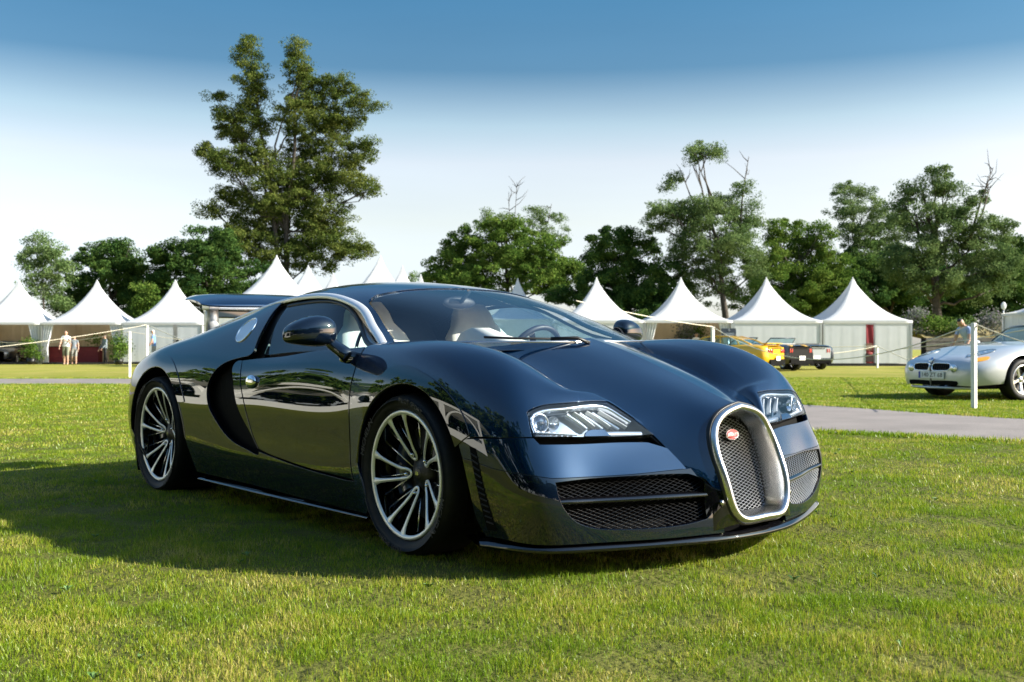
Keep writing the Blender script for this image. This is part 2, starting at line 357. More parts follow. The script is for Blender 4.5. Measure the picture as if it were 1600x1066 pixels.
# side glass: between the waist line and the roof rail (left half)
_W = [
 [(1.02,.835,.862),(.99,.815,.872),(.96,.795,.882),(.93,.775,.892)],
 [(.80,.858,.855),(.77,.815,.885),(.74,.765,.915),(.705,.705,.948)],
 [(.45,.868,.845),(.44,.80,.93),(.425,.725,1.01),(.40,.637,1.084)],
 [(.10,.868,.833),(.10,.80,.94),(.10,.72,1.04),(.10,.636,1.125)],
 [(-.25,.870,.815),(-.25,.815,.93),(-.25,.745,1.03),(-.25,.655,1.112)],
 [(-.45,.875,.815),(-.45,.83,.92),(-.45,.765,1.02),(-.45,.665,1.09)],
]
GLASS = Surf(_W)
# ---------------------------------------------------------------- the dark blue car
def xz(P): return P[:, [0, 2]]
def yz(P): return P[:, [1, 2]]
def smooth_seg(pts, S, step=.014):
    """natural spline through uv points, sampled about every step metres"""
    P = np.asarray(pts, float); X = S.ev(P); d = np.maximum(np.linalg.norm(np.diff(X, axis=0), axis=1), 1e-4)
    t = np.concatenate([[0], np.cumsum(d**.5 if len(P) > 3 else d)])
    n = max(2, int(d.sum()/step)+1)
    if len(P) == 2: return P[0]+(P[1]-P[0])*np.linspace(0, 1, n)[:, None]
    # line parameter by length
    sp = Spl(t, P); fine = sp(np.linspace(0, t[-1], 200)); Xf = S.ev(fine); l = np.concatenate([[0], np.cumsum(np.linalg.norm(np.diff(Xf, axis=0), axis=1))])
    q = np.linspace(0, l[-1], n); return np.stack([np.interp(q, l, fine[:, k]) for k in (0, 1)], -1)
def outline(segs, S, step=.014):
    out = []
    for sg in segs:
        p = smooth_seg(sg, S, step)
        if out and np.linalg.norm(S.ev(out[-1:])-S.ev(p[:1])) < .004: p = p[1:]
        out.extend(list(p))
    out = np.array(out)
    if np.linalg.norm(S.ev(out[-1:])-S.ev(out[:1])) < .004: out = out[:-1]
    return out
def inside(P, poly):
    x, y = P[:, 0], P[:, 1]; c = np.zeros(len(P), bool); n = len(poly)
    for i in range(n):
        x1, y1 = poly[i]; x2, y2 = poly[i-1]
        with np.errstate(divide='ignore', invalid='ignore'):
            m = ((y1 > y) != (y2 > y)) & (x < (x2-x1)*(y-y1)/(y2-y1+1e-15)+x1)
        c ^= m
    return c
def segdist(P, poly):
    d = np.full(len(P), 1e9); n = len(poly)
    for i in range(n):
        a, b = poly[i-1], poly[i]; ab = b-a; t = np.clip(((P-a)@ab)/max(ab@ab, 1e-12), 0, 1)
        d = np.minimum(d, np.linalg.norm(P-(a+t[:, None]*ab), axis=1))
    return d
def outward(S, uv):
    n = S.nrm(uv); p = S.ev(uv); ref = p-np.array([np.clip(p[:, 0].mean(), -1.5, 1.6), 0, .40])
    return n*np.sign((n*ref).sum(1).mean())
def panel(name, S, segs, m, parent, side=1, holes=(), step=.026, off=0., edge=.014, bevel=.0016, bulge=None):
    """a body panel cut out of surface S along a closed outline, with rolled edges; side=-1 mirrors it"""
    fine = .012
    polys = [outline(segs, S, fine)]+[outline(h, S, fine) for h in holes]
    Lu = np.linalg.norm(np.diff(S.D[:, S.NV//3], axis=0), axis=1).sum(); Lv = np.linalg.norm(np.diff(S.D[S.NU//2], axis=0), axis=1).sum()
    sc = np.array([Lu, Lv]); poly = polys[0]*sc
    lo, hi = poly.min(0), poly.max(0)
    gx = np.arange(lo[0]+step/2, hi[0], step); gy = np.arange(lo[1]+step/2, hi[1], step*.8)
    G = np.stack(np.meshgrid(gx, gy, indexing='ij'), -1)
    G[1::2, :, 1] += step*.4; G = G.reshape(-1, 2)
    keep = inside(G, poly) & (segdist(G, poly) > step*.45)
    for h in polys[1:]: keep &= ~inside(G, h*sc) & (segdist(G, h*sc) > step*.45)
    G = G[keep]
    V, E, nb = [], [], []
    for p in polys:
        s0 = len(V); q = p*sc; V += [tuple(x) for x in q]; k = len(q); E += [(s0+i, s0+(i+1) % k) for i in range(k)]; nb.append((s0, k))
    nbv = len(V); V += [tuple(x) for x in G]
    vo, eo, fo, ov, oe, of = delaunay_2d_cdt([Vector(v) for v in V], E, [], 0, 1e-7)
    V2 = np.array([tuple(v) for v in vo]); F = np.array([f for f in fo if len(f) == 3])
    cen = V2[F].mean(1); k = inside(cen, polys[0]*sc)
    for h in polys[1:]: k &= ~inside(cen, h*sc)
    F = F[k]; uv = V2/sc
    a = V2[F]; cr = (a[:, 1, 0]-a[:, 0, 0])*(a[:, 2, 1]-a[:, 0, 1])-(a[:, 1, 1]-a[:, 0, 1])*(a[:, 2, 0]-a[:, 0, 0])
    F = F[abs(cr) > 1e-10]; F = np.where((cr[abs(cr) > 1e-10] > 0)[:, None], F, F[:, ::-1])
    P = S.ev(uv); n = outward(S, uv)
    raw = np.cross(P[F[0, 1]]-P[F[0, 0]], P[F[0, 2]]-P[F[0, 0]])
    if raw@n[F[0, 0]] < 0: F = F[:, ::-1]
    P = P+n*off
    if bulge is not None: P = P+n*bulge(P)[:, None]
    # rolled rim
    from collections import defaultdict
    cnt = defaultdict(list)
    for f in F:
        for i in range(3): cnt[tuple(sorted((f[i], f[(i+1) % 3])))].append((f[i], f[(i+1) % 3]))
    B = [e[0] for e in cnt.values() if len(e) == 1]
    Vl, Nl, Fl = [P], [n], [F]
    if edge:
        od = defaultdict(lambda: np.zeros(3))
        for i, j in B:
            t = P[j]-P[i]; o = np.cross(t, (n[i]+n[j])/2); l = np.linalg.norm(o)
            if l > 1e-9: od[i] = od[i]+o/l; od[j] = od[j]+o/l
        ids = sorted(od); ix = {v: q for q, v in enumerate(ids)}; O = np.array([od[v]/max(np.linalg.norm(od[v]), 1e-9) for v in ids])
        b0 = len(P); A = P[ids]-n[ids]*bevel+O*bevel; Bk = A-n[ids]*edge; nn = len(ids)
        Vl += [A, Bk]; Nl += [O, O]
        ff = []
        for i, j in B:
            a0, a1 = b0+ix[i], b0+ix[j]; ff += [(j, i, a0), (j, a0, a1), (a1, a0, a0+nn), (a1, a0+nn, a1+nn)]
        Fl.append(np.array(ff))
    V = np.concatenate(Vl); Nn = np.concatenate(Nl); F = np.concatenate(Fl)
    if side < 0: V = V*[1, -1, 1]; Nn = Nn*[1, -1, 1]; F = F[:, ::-1]
    return mobj(name, mesh_np(name, V, F, m, Nn), parent)
def on(S, uv, side=1, off=0.):
    uv = np.atleast_2d(uv); p = S.ev(uv)+outward(S, uv)*off
    return p*[1, side, 1]
def strip(name, S, pts, m, parent, side=1, width=.012, off=.004, dep=.006, step=.02, lift=None):
    """a narrow bead laid along a line on S"""
    uv = smooth_seg(pts, S, step); p = S.ev(uv); n = outward(S, uv)
    t = np.gradient(p, axis=0); t /= np.linalg.norm(t, axis=1, keepdims=True); b = np.cross(t, n)
    rows = []
    for k in range(len(p)):
        w = width*(lift[k] if lift is not None else 1)
        rows.append([p[k]+b[k]*w*x+n[k]*(off+dep*y) for x, y in ((-.5, -1), (-.5, .3), (-.32, .85), (0, 1), (.32, .85), (.5, .3), (.5, -1))])
    Q = np.array(rows)*[1, side, 1]
    return MB().grid(Q).build(name, m, parent)

car = tag(empty('sports_car', (0, .02, 0)), 'dark navy two-seat sports car with a silver horseshoe grille parked on the lawn', 'car')
_o = CAM+TILT@(np.array([0, .02, 0])-CAM)
car.matrix_world = Matrix([[*TILT[i], _o[i]] for i in range(3)]+[[0, 0, 0, 1]])
ARCH_R = (-1.285, .29, .473); ARCH_F = (1.40, .33, .378)
def arc_uv(c, a0, a1, n=26, below=None):
    a = np.linspace(a0, a1, n); Q = np.stack([c[0]+c[2]*np.cos(a), c[1]+c[2]*np.sin(a)], -1)
    return [tuple(q) for q in SIDE.inv(Q, xz, lambda P: P[:, 1] > .8)]
fr_arc = arc_uv(ARCH_F, R(176), R(22)); re_arc = arc_uv(ARCH_R, R(172), R(8))
DOOR_F = [(.601, .766), (.6045, .684), (.6055, .587), (.6055, .523), (.606, .441), (.6065, .297), (.609, .18), (.613, .129)]
CREASE = [(.613, .129), (.598, .132), (.553, .142), (.518, .153), (.482, .166), (.457, .176), (.438, .188)]
SHUT = [(.438, .188), (.422, .266), (.409, .375), (.399, .464), (.389, .547), (.380, .655)]
BELT = [(.380, .655), (.42, .690), (.452, .715), (.496, .735), (.548, .755), (.601, .766)]
INTAKE = [(.435, .166), (.413, .179), (.386, .203), (.359, .249), (.337, .319), (.322, .390), (.317, .472), (.321, .537), (.332, .595), (.352, .644), (.384, .690)]
LAMP_TOP = [(.851, .575), (.850, .603), (.856, .637), (.867, .676), (.888, .711), (.928, .763)]
LAMP_OUT = [[(.855, .474), (.8515, .56), (.8512, .598), (.857, .631), (.867, .669), (.888, .703), (.928, .748)],
            [(.928, .748), (.939, .679), (.948, .623), (.955, .563), (.962, .512)], [(.962, .512), (.928, .490), (.89, .489), (.855, .474)]]
OPEN = [[(.864, .266), (.89, .272), (.935, .272), (.972, .266)], [(.972, .266), (.982, .235), (.985, .174), (.984, .10), (.978, .068)],
        [(.978, .068), (.962, .055), (.937, .050), (.905, .053), (.889, .064), (.878, .090), (.871, .13), (.866, .19), (.864, .266)]]
SHOE = [[(1.0, 0), (.998, .30), (.985, .45), (.955, .55), (.91, .600), (.85, .605), (.79, .58), (.74, .52), (.705, .42), (.682, .27), (.672, .12), (.669, 0)]]
for side in (-1, 1):
    arcF = [tuple(p) for p in fr_arc]; arcR = [tuple(p) for p in re_arc]
    fe_end = (.617, .004)
    panel('front_fender', SIDE, [DOOR_F+[(.6145, .06), fe_end], [fe_end, (.623, .004), arcF[0]], arcF, [arcF[-1], (.787, .401), (.821, .450), (.853, .470)],
          [(.853, .470), (.851, .575)], LAMP_TOP, [(.928, .763), (.905, .86), (.86, .945), (.80, .975), (.70, .97), (.63, .93), (.612, .84), (.601, .766)]], M['carbon'], car, side)
    panel('door', SIDE, [[(a-.0022, b) for a, b in DOOR_F], [(.611, .134)]+[(a, b+.005) for a, b in CREASE[1:-1]]+[(.437, .196)], [(.437, .196)]+SHUT[1:], BELT[:-1]+[(.5988, .766)]], M['paint'], car, side)
    panel('intake_blade', SIDE, [[(.434, .196), (.412, .287), (.394, .366), (.382, .45), (.372, .538), (.364, .60), (.367, .640), (.3785, .655)],
          [(.3785, .655), (.3865, .547), (.3965, .464), (.4065, .375), (.4195, .266), (.434, .196)]], M['paint'], car, side, edge=.03)
    panel('rear_quarter', SIDE, [[(.622, .127), (.598, .126), (.553, .136), (.518, .147), (.482, .160), (.457, .170), (.436, .180)], [(.436, .180)]+INTAKE,
          [(.384, .690), (.393, .72), (.390, .78), (.384, .86), (.375, .94), (.372, .995)], [(.372, .995), (.02, .995)], [(.02, .995), (.02, .02)], [(.02, .02), (.125, .004), arcR[0]], arcR,
          [arcR[-1], (.272, .10), (.277, .004)], [(.277, .004), (.622, .004)], [(.622, .004), (.622, .127)]], M['paint'], car, side)
    panel('bumper_upper', SIDE, [[(.771, .370), (.787, .394), (.821, .442), (.854, .461)], [(.854, .461), (.858, .430)], [(.858, .430), (.9, .441), (.952, .447)], [(.952, .447), (.966, .412)],
          [(.966, .412), (.972, .292)], [(.972, .292), (.935, .281), (.89, .281), (.862, .285)], [(.862, .285), (.84, .305), (.82, .314), (.79, .314), (.7755, .307)], [(.7755, .307), (.771, .370)]], M['carbon'], car, side, edge=.02)
    panel('bumper_lower', SIDE, [[(.776, .303), (.79, .310), (.82, .310), (.84, .301), (.862, .281)], [(.862, .281), (.89, .277), (.935, .277), (.972, .288)], [(.972, .288), (.983, .295), (.9905, .28)], [(.9905, .28), (.9905, .01)], [(.9905, .01), (.80, .01)], [(.80, .01), (.788, .08), (.783, .16), (.779, .24), (.776, .303)]], M['paint'], car, side, holes=[OPEN], edge=.03)
    panel('intake_mesh', SIDE, [[(.44, .16), (.30, .17)], [(.30, .17), (.30, .66)], [(.30, .66), (.40, .69)], [(.40, .69), (.385, .55), (.41, .35), (.44, .16)]], M['void'], car, side, off=-.07, edge=0)
    for k in range(9):
        u = .328+.011*k
        strip('intake_slat', SIDE, [(u+.03*(1-t)**2, .24+.36*t) for t in (0, .25, .5, .75, 1)], M['black'], car, side, .006, -.06, .01)
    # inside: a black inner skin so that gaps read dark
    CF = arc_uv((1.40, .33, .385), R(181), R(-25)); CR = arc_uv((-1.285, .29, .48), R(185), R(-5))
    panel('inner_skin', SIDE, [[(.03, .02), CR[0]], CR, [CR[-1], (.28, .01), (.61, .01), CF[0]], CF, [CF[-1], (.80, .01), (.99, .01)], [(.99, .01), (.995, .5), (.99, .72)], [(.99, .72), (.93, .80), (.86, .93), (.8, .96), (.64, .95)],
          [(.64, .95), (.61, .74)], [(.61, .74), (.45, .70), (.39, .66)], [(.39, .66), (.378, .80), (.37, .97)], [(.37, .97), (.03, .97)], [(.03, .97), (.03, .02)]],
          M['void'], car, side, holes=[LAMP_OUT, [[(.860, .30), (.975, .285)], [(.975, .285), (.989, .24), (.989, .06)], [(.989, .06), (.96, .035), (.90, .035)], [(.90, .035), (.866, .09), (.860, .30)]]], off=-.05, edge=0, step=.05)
    panel('bumper_vent', SIDE, [[(.787, .365), (.791, .25), (.797, .12), (.803, .04)], [(.803, .04), (.814, .04)], [(.814, .04), (.806, .14), (.800, .25), (.7945, .365)], [(.7945, .365), (.787, .365)]], M['void'], car, side, off=.0025, edge=.004, step=.012)
    for k in range(12):
        v = .07+.024*k; u = np.interp(v, [.04, .14, .25, .37], [.8085, .8015, .7955, .7905]); strip('vent_slat', SIDE, [(u-.004, v+.006), (u+.0045, v)], M['black'], car, side, .005, .004, .003, .01)
    # raised flares round the wheel openings
    k0 = next(i for i, p in enumerate(arcF) if p[0] > .629 and p[1] > .30)
    CRE = [(.632, .452), (.646, .529), (.662, .580), (.679, .604), (.701, .600), (.722, .581), (.746, .552), (.771, .503), (.781, .463), (.787, .412)]
    panel('front_flare', SIDE, [arcF[k0:], [arcF[-1], (.787, .412)], CRE[::-1], [CRE[0], arcF[k0]]], M['paint'], car, side, off=.0045, edge=.010, bevel=.003, step=.02)
    ro = arc_uv((-1.285, .29, .548), R(30), R(118)); ri = arc_uv((-1.285, .29, .474), R(118), R(34))
    panel('rear_flare', SIDE, [ro, [ro[-1], ri[0]], ri, [ri[-1], ro[0]]], M['paint'], car, side, off=.0045, edge=.010, bevel=.003, step=.02)
    # shut lines of the flares over the wheels
    strip('wheel_arch_lip', SIDE, arcF, M['gloss'], car, side, .010, -.002, .005)
    strip('wheel_arch_lip', SIDE, arcR, M['gloss'], car, side, .010, -.002, .005)
    # wheel wells
    for c, r in ((ARCH_F, .375), (ARCH_R, .468)):
        mb = MB(); a = np.linspace(R(-25), R(205), 30)
        mb.grid([[(c[0]+r*math.cos(t), y*side, c[1]+r*math.sin(t)) for y in (.56, .955)] for t in a])
        mb.quad([(c[0]-.37, .56*side, .08), (c[0]+.37, .56*side, .08), (c[0]+.28, .56*side, .52), (c[0]-.28, .56*side, .52)])
        mb.build('wheel_well', M['void'], car)
    # side skirt flange
    sk = np.array([(x, .946+.008*math.sin((x+.75)/1.8*math.pi), .134-.012*(x+.7)/1.8) for x in np.linspace(-.74, 1.06, 24)])
    mb = MB(); mb.grid([[(p[0], p[1]*1.02*side, p[2]+dz) if k else (p[0], (p[1]-.12)*1.02*side, p[2]+dz) for k, dz in ((0, -.008), (1, -.012), (1, -.006), (0, .010))] for p in sk])
    mb.build('side_skirt', M['gloss'], car)
    # door handle: oval cup lid
    hp = on(SIDE, (.417, .521), side, .006)[0]; h = MB()
    h.ell(hp+[0, 0, 0], (.052, .022, .036)); h.build('door_handle', M['chrome'], car)
    # fuel filler lid on the pillar
    cc = np.array([.3525, .806]); ax = np.array([.0035, .062]); bx = np.array([-.0135, .012])
    a = np.linspace(0, 2*math.pi, 40); el = [tuple(cc+ax*math.cos(t)+bx*math.sin(t)) for t in a]
    panel('filler_lid', SIDE, [el], M['satin2'], car, side, off=.002, edge=.006, step=.012)
    strip('filler_ring', SIDE, el, M['chrome'], car, side, .007, .002, .004, .006)

# bonnet and nose
HOODLOW = [(.800, .985), (.815, .90), (.835, .83), (.868, .78), (.885, .70), (.890, .615)]
SHOE_UP = [(.890, .6035), (.85, .605), (.79, .58), (.74, .52), (.705, .42), (.682, .27), (.672, .12), (.669, 0)]
for side in (-1, 1):
    panel('bonnet', HOOD, [[(.02, .0), (.02, .97)], [(.02, .97), (.2, .975), (.5, .955), (.65, .965), (.800, .985)], HOODLOW, [(.890, .615), SHOE_UP[0]], SHOE_UP, [(.669, 0), (.02, 0)]], M['carbon'], car, side, edge=.012, step=.022)
    panel('nose_panel', HOOD, [[(.893, .61), (.888, .70), (.872, .787), (.845, .86)], [(.845, .86), (.90, .97), (.998, .97)], [(.998, .97), (.998, .001)], [(.998, .001), (.9975, .28), (.985, .45), (.955, .55), (.91, .600), (.893, .61)]], M['gloss'], car, side, step=.018)
    # sensor stud
    p = on(HOOD, (.925, .715), side, .004)[0]; MB().ell(p, (.008, .010, .011), 12, 8).build('sensor_stud', M['satin'], car)
for side in (-1, 1):
    uf = np.array([(u, np.interp(u, [.62, .80, .845, .865, .905, .928, .939, .948, .956], [.955, .955, .945, .925, .852, .765, .69, .635, .575])) for u in np.linspace(.625, .956, 66)]); Pf = SIDE.ev(uf); Df = SIDE.ev(uf+[0, .02])-SIDE.ev(uf-[0, .02]); Df /= np.linalg.norm(Df, axis=1, keepdims=True)
    uh = np.array([(u, .965) for u in np.linspace(.0, .75, 120)]); Ph = HOOD.ev(uh)
    q = np.stack([np.interp(Pf[:, 0]-.06, Ph[:, 0], Ph[:, k]) for k in range(3)], -1); q[:, 2] -= .012
    L_ = np.linalg.norm(q-Pf, axis=1, keepdims=True); cpt = Pf+Df*L_*.55
    rows = [[tuple((Pf[i]*(1-t)**2+2*t*(1-t)*cpt[i]+q[i]*t*t)*[1, side, 1]) for t in np.linspace(0, 1, 9)] for i in range(len(Pf))]
    MB().grid(rows).build('fender_inner', M['carbon'], car)
    strip('bonnet_gap_shade', HOOD, [(.05, .985), (.2, .985), (.5, .975), (.65, .985), (.80, .995)], M['black'], car, side, .016, -.020, .012)  # black strip paints in the shade of the groove beside the bonnet
# horseshoe surround: outer chrome roll, inner wall and mesh
half = smooth_seg([(1.0, 0.0), (.999, .20), (.992, .38), (.965, .52), (.91, .590), (.85, .592), (.79, .567), (.74, .508), (.705, .410), (.684, .262), (.676, .12), (.673, 0)], HOOD, .012)
sp = HOOD.ev(half); sp[:, 0] += 0
left = sp; right = sp[::-1]*[1, -1, 1]; ringp = np.concatenate([left, right[1:-1]]); NR = len(ringp)
cen = np.array([0, 0, .39]); radial = ringp-ringp.mean(0); radial[:, 0] = 0; radial /= np.linalg.norm(radial, axis=1, keepdims=True)
tn = np.roll(ringp, -1, 0)-np.roll(ringp, 1, 0); tn /= np.linalg.norm(tn, axis=1, keepdims=True); radial = np.cross(tn, [1, 0, 0]); radial /= np.linalg.norm(radial, axis=1, keepdims=True)
radial *= np.sign((radial*(ringp-ringp.mean(0))).sum(1))[:, None]
fwd = np.array([1., 0, .12]); fwd /= np.linalg.norm(fwd)
prof = [(.012, -.02), (.013, .004), (.008, .016), (-.002, .022), (-.012, .017), (-.018, .004), (-.022, -.02), (-.030, -.060), (-.034, -.10)]
shoe_rows = [[ringp[i]+radial[i]*a+fwd*b for a, b in prof] for i in range(NR)]
grille = empty('radiator_grille', (0, 0, 0), 0, car)
mb = MB(); mb.grid(shoe_rows+[shoe_rows[0]]); mb.build('grille_surround', M['satin'], grille, weld=1e-5)
# shadow gap round the surround
mb = MB(); mb.grid([[ringp[i]+radial[i]*a+fwd*b for a, b in ((.0135, -.02), (.0135, -.001), (.019, -.001), (.019, -.02))] for i in list(range(NR))+[0]]); mb.build('grille_seal', M['black'], grille)
inner = ringp-radial*.033-fwd*.095
poly = inner[:, 1:]
def xplane(y, z):   # mesh sheet follows the surround, slightly bowed
    return np.interp(z, [poly[:, 1].min(), poly[:, 1].max()], [inner[np.argmin(poly[:, 1]), 0], inner[np.argmax(poly[:, 1]), 0]])+.022*(1-(y/.2)**2)
def diamond_mesh(name, polyyz, xf, cw, ch, wr, m, parent, side=1):
    """expanded-metal sheet: wires of both diagonals clipped to an outline in (y, z)"""
    lo, hi = polyyz.min(0), polyyz.max(0); segs = []
    for sgn in (1, -1):
        sl_ = ch/cw*sgn; b0 = lo[1]-abs(sl_)*(hi[0]-lo[0])-abs(sl_)*abs(lo[0])*2-.3; 
        b = b0
        while b < hi[1]+1:
            ys = np.arange(lo[0]-.01, hi[0]+.01, cw/4); zs = b+sl_*ys; Pn = np.stack([ys, zs], -1); k = inside(Pn, polyyz); run = []
            for q, f in zip(Pn, k):
                if f: run.append(q)
                else:
                    if len(run) > 1: segs.append(run)
                    run = []
            if len(run) > 1: segs.append(run)
            b += ch
    mb = MB()
    for sg in segs:
        st = sg if len(sg) < 4 else sg[::2]+([sg[-1]] if len(sg) % 2 == 0 else [])
        mb.tube([(float(xf(y, z)), y*side, z) for y, z in st], wr, 4, False, False, flat=None)
    return mb.build(name, m, parent, fix=False)
diamond_mesh('grille_mesh', poly, xplane, .033, .0135, .0013, M['steel'], grille)
mb = MB(); mb.grid([[(xplane(0, z)-.07, t*np.interp(z, [.13, .40, .545], [.21, .21, .16]), z) for t in np.linspace(-1, 1, 8)] for z in np.linspace(.125, .545, 8)]); mb.build('grille_backing', M['void'], grille)
# oval enamel badge: red ground, pale border, row of dots left out, name in raised letters
bz, by = .485, 0.0; bx0 = float(xplane(by, bz))+.012
bdg = MB(); bdg.lathe([(0, 0), (.040, 0), (.042, .003), (.040, .006), (.0, .0085)], 40, 'X'); 
bo = bdg.build('badge', M['red'], grille, (bx0, by, bz), (0, R(-8), 0)); bo.scale = (1, .95, .52)
rg = MB(); rg.tube([(.006, .0405*math.cos(t), .0405*math.sin(t)) for t in np.linspace(0, 2*math.pi, 41)], .0022, 6, False); ro = rg.build('badge_rim', M['chrome'], grille, (bx0, by, bz), (0, R(-8), 0)); ro.scale = (1, .95, .52)
def text_mesh(body, size, depth=.0005, extrude=0.0):
    cu = bpy.data.curves.new('lettering', 'FONT'); cu.body = body; cu.size = size; cu.extrude = extrude; cu.align_x = 'CENTER'; cu.align_y = 'CENTER'; cu.resolution_u = 2
    o = bpy.data.objects.new('lettering', cu); COL.objects.link(o); dg = bpy.context.evaluated_depsgraph_get(); me = bpy.data.meshes.new_from_object(o.evaluated_get(dg))
    bpy.data.objects.remove(o); bpy.data.curves.remove(cu); return me
tm = text_mesh('BUGATTI', .0165, extrude=.0006); tm.materials.clear(); tm.materials.append(M['white'])
mobj('lettering', tm, grille, (bx0+.0095, by, bz), (R(90), 0, R(90))).rotation_euler = Euler((R(90-0), 0, R(90)))

# bumper intakes: mesh set back, a blade across, chin splitter
for side in (-1, 1):
    op = outline(OPEN, SIDE, .012); P = SIDE.ev(op); nrm = outward(SIDE, op); pol = P[:, 1:]
    xs = P[:, 0]
    if side < 0:
        YG, ZG = np.linspace(.18, .90, 25), np.linspace(.125, .42, 9); XG = SIDE.ev(SIDE.inv(np.array([(y, z) for y in YG for z in ZG]), yz, lambda P: P[:, 0] > 1.7))[:, 0].reshape(25, 9)
    def xf(y, z):
        i = np.clip((y-.18)/.72*24, 0, 23.99); j = np.clip((z-.125)/.295*8, 0, 7.99); a, b = int(i), int(j); p, q = i-a, j-b
        return XG[a, b]*(1-p)*(1-q)+XG[a+1, b]*p*(1-q)+XG[a, b+1]*(1-p)*q+XG[a+1, b+1]*p*q-(.012 if side > 0 else .030)
    big = pol+(pol-pol.mean(0))*.06
    g = empty('bumper_intake', (0, 0, 0), 0, car)
    diamond_mesh('intake_mesh', big, xf, .032, .0135, .0013, M['steel'] if side > 0 else M['shadesteel'], g, side)  # shaded side gets a darker steel: its light and shade are put into the colour
    mb = MB(); mb.grid([[(float(xf(y, z))-.06, y*side, z) for y in np.linspace(.27, .90, 10)] for z in (.12, .40)]); mb.build('intake_backing', M['void'], g)
    # duct walls from the skin inwards
    mb = MB(); n = len(P); mb.grid([[P[i % n]*[1, side, 1]-[0.002, 0, 0], (P[i % n]-[.12, 0, 0])*[1, side, 1]] for i in range(n+1)]); mb.build('intake_duct', M['gloss'], g)
    # blade
    uvb = smooth_seg([(.8665, .174), (.906, .167), (.953, .164), (.9845, .162)], SIDE, .03); q = SIDE.ev(uvb)+np.array([-.004, 0, 0])
    mb = MB(); mb.grid([[(p[0]+a, p[1]*side, p[2]+b) for a, b in ((-.075, .012), (-.03, .016), (.0, .009), (.004, .001), (0, -.006), (-.075, -.006))] for p in q]); mb.build('intake_blade', M['gloss'], g)
plan = Spl([0, .2, .4, .6, .8, 1.0, 1.2], [(2.425, 0), (2.405, .19), (2.345, .38), (2.275, .55), (2.185, .74), (2.07, .885), (1.84, .955)])
mb = MB(); T_ = np.linspace(0, 1.2, 40); pp = plan(T_); pp = np.concatenate([pp[::-1]*[1, -1], pp[1:]])
rows = [[(x-.10, y*.93, .135), (x-.03, y*.985, .128), (x+.004, y*1.003, .112), (x+.005, y*1.004, .100), (x-.01, y*.99, .094), (x-.3, y*.85, .096)] for x, y in pp]
mb.grid(rows); mb.build('chin_splitter', M['gloss'], car)
for s in (-1, 1):
    MB().tube([(2.385, .20*s, .113), (2.37, .20*s, .165)], .004, 6).build('splitter_stay', M['satin'], car)
# floor
mb = MB(); ol = [(-1.9, .8), (-.72, .93), (.98, .93), (1.0, .6), (1.8, .6), (1.84, .9), (2.1, .8), (2.33, .3)]
ol = ol+[(x, -y) for x, y in ol[::-1]]; mb.quad([(x, y, .125) for x, y in ol]); mb.build('floor_pan', M['void'], car)

# greenhouse
WIN = [[(.02, .945), (.137, .937), (.243, .921), (.285, .895), (.303, .85)], [(.303, .85), (.318, .77), (.322, .678), (.327, .47), (.330, .161), (.331, 0)], [(.331, 0), (.02, 0)], [(.02, 0), (.02, .945)]]
for side in (-1, 1):
    panel('roof_panel', TOP, [[(.337, 0), (.336, .161), (.333, .47), (.328, .678), (.325, .775), (.309, .865), (.289, .91), (.243, .933), (.137, .949), (.02, .957)], [(.02, .957), (.02, .985)], [(.02, .985), (.12, .985), (.27, .985), (.45, .985), (.70, .985)], [(.70, .985), (.985, .985)], [(.985, .985), (.985, 0)], [(.985, 0), (.337, 0)]], M['carbon'], car, side, step=.03)
    # bright roof rail
    rl = [(.006, 1.0), (.06, 1.0), (.162, 1.0), (.27, 1.0), (.346, 1.0), (.42, 1.0), (.50, 1.0), (.60, 1.0), (.72, 1.0), (.84, 1.0)]
    n = len(smooth_seg(rl, TOP, .02)); tw = np.interp(np.linspace(0, 1, n), [0, .15, .5, .62, .8, 1], [1.05, 1.15, 1, .7, .35, .25])
    strip('roof_rail', TOP, rl, M['satin2'], car, side, .036, .004, .010, .02, lift=tw)
    panel('side_window', GLASS, [[(.735, .02), (.755, .363), (.800, .93)], [(.800, .93), (.658, .945), (.525, .945), (.4, .945), (.30, .935), (.20, .80), (.10, .45), (.044, .20)], [(.044, .20), (.104, .10), (.453, .03), (.735, .02)]], M['sideglass'], car, side, off=-.012, edge=.004)
    panel('window_frame', GLASS, [[(.735, -.0), (.99, .02)], [(.99, .02), (.99, .99)], [(.99, .99), (.81, .985)], [(.81, .985), (.768, .42), (.735, .0)]], M['black'], car, side, off=-.020, edge=0)
    strip('window_seal', GLASS, [(.80, .935), (.658, .955), (.525, .958), (.4, .958), (.30, .95), (.20, .82), (.10, .47), (.035, .20)], M['black'], car, side, .022, -.012, .008)
    strip('quarter_light_post', GLASS, [(.155, .10), (.17, .35), (.20, .74)], M['black'], car, side, .014, -.010, .006)
    panel('a_pillar', GLASS, [[(.03, .2), (.10, .47), (.20, .82), (.30, .95), (.31, .995)], [(.31, .995), (.005, .995)], [(.005, .995), (.005, .2)], [(.005, .2), (.03, .2)]], M['gloss'], car, side, off=-.010, edge=0)
pw = panel('windscreen', TOP, WIN, M['glass'], car, 1, off=-.006, edge=.004)
panel('windscreen', TOP, WIN, M['glass'], car, -1, off=-.006, edge=.004)
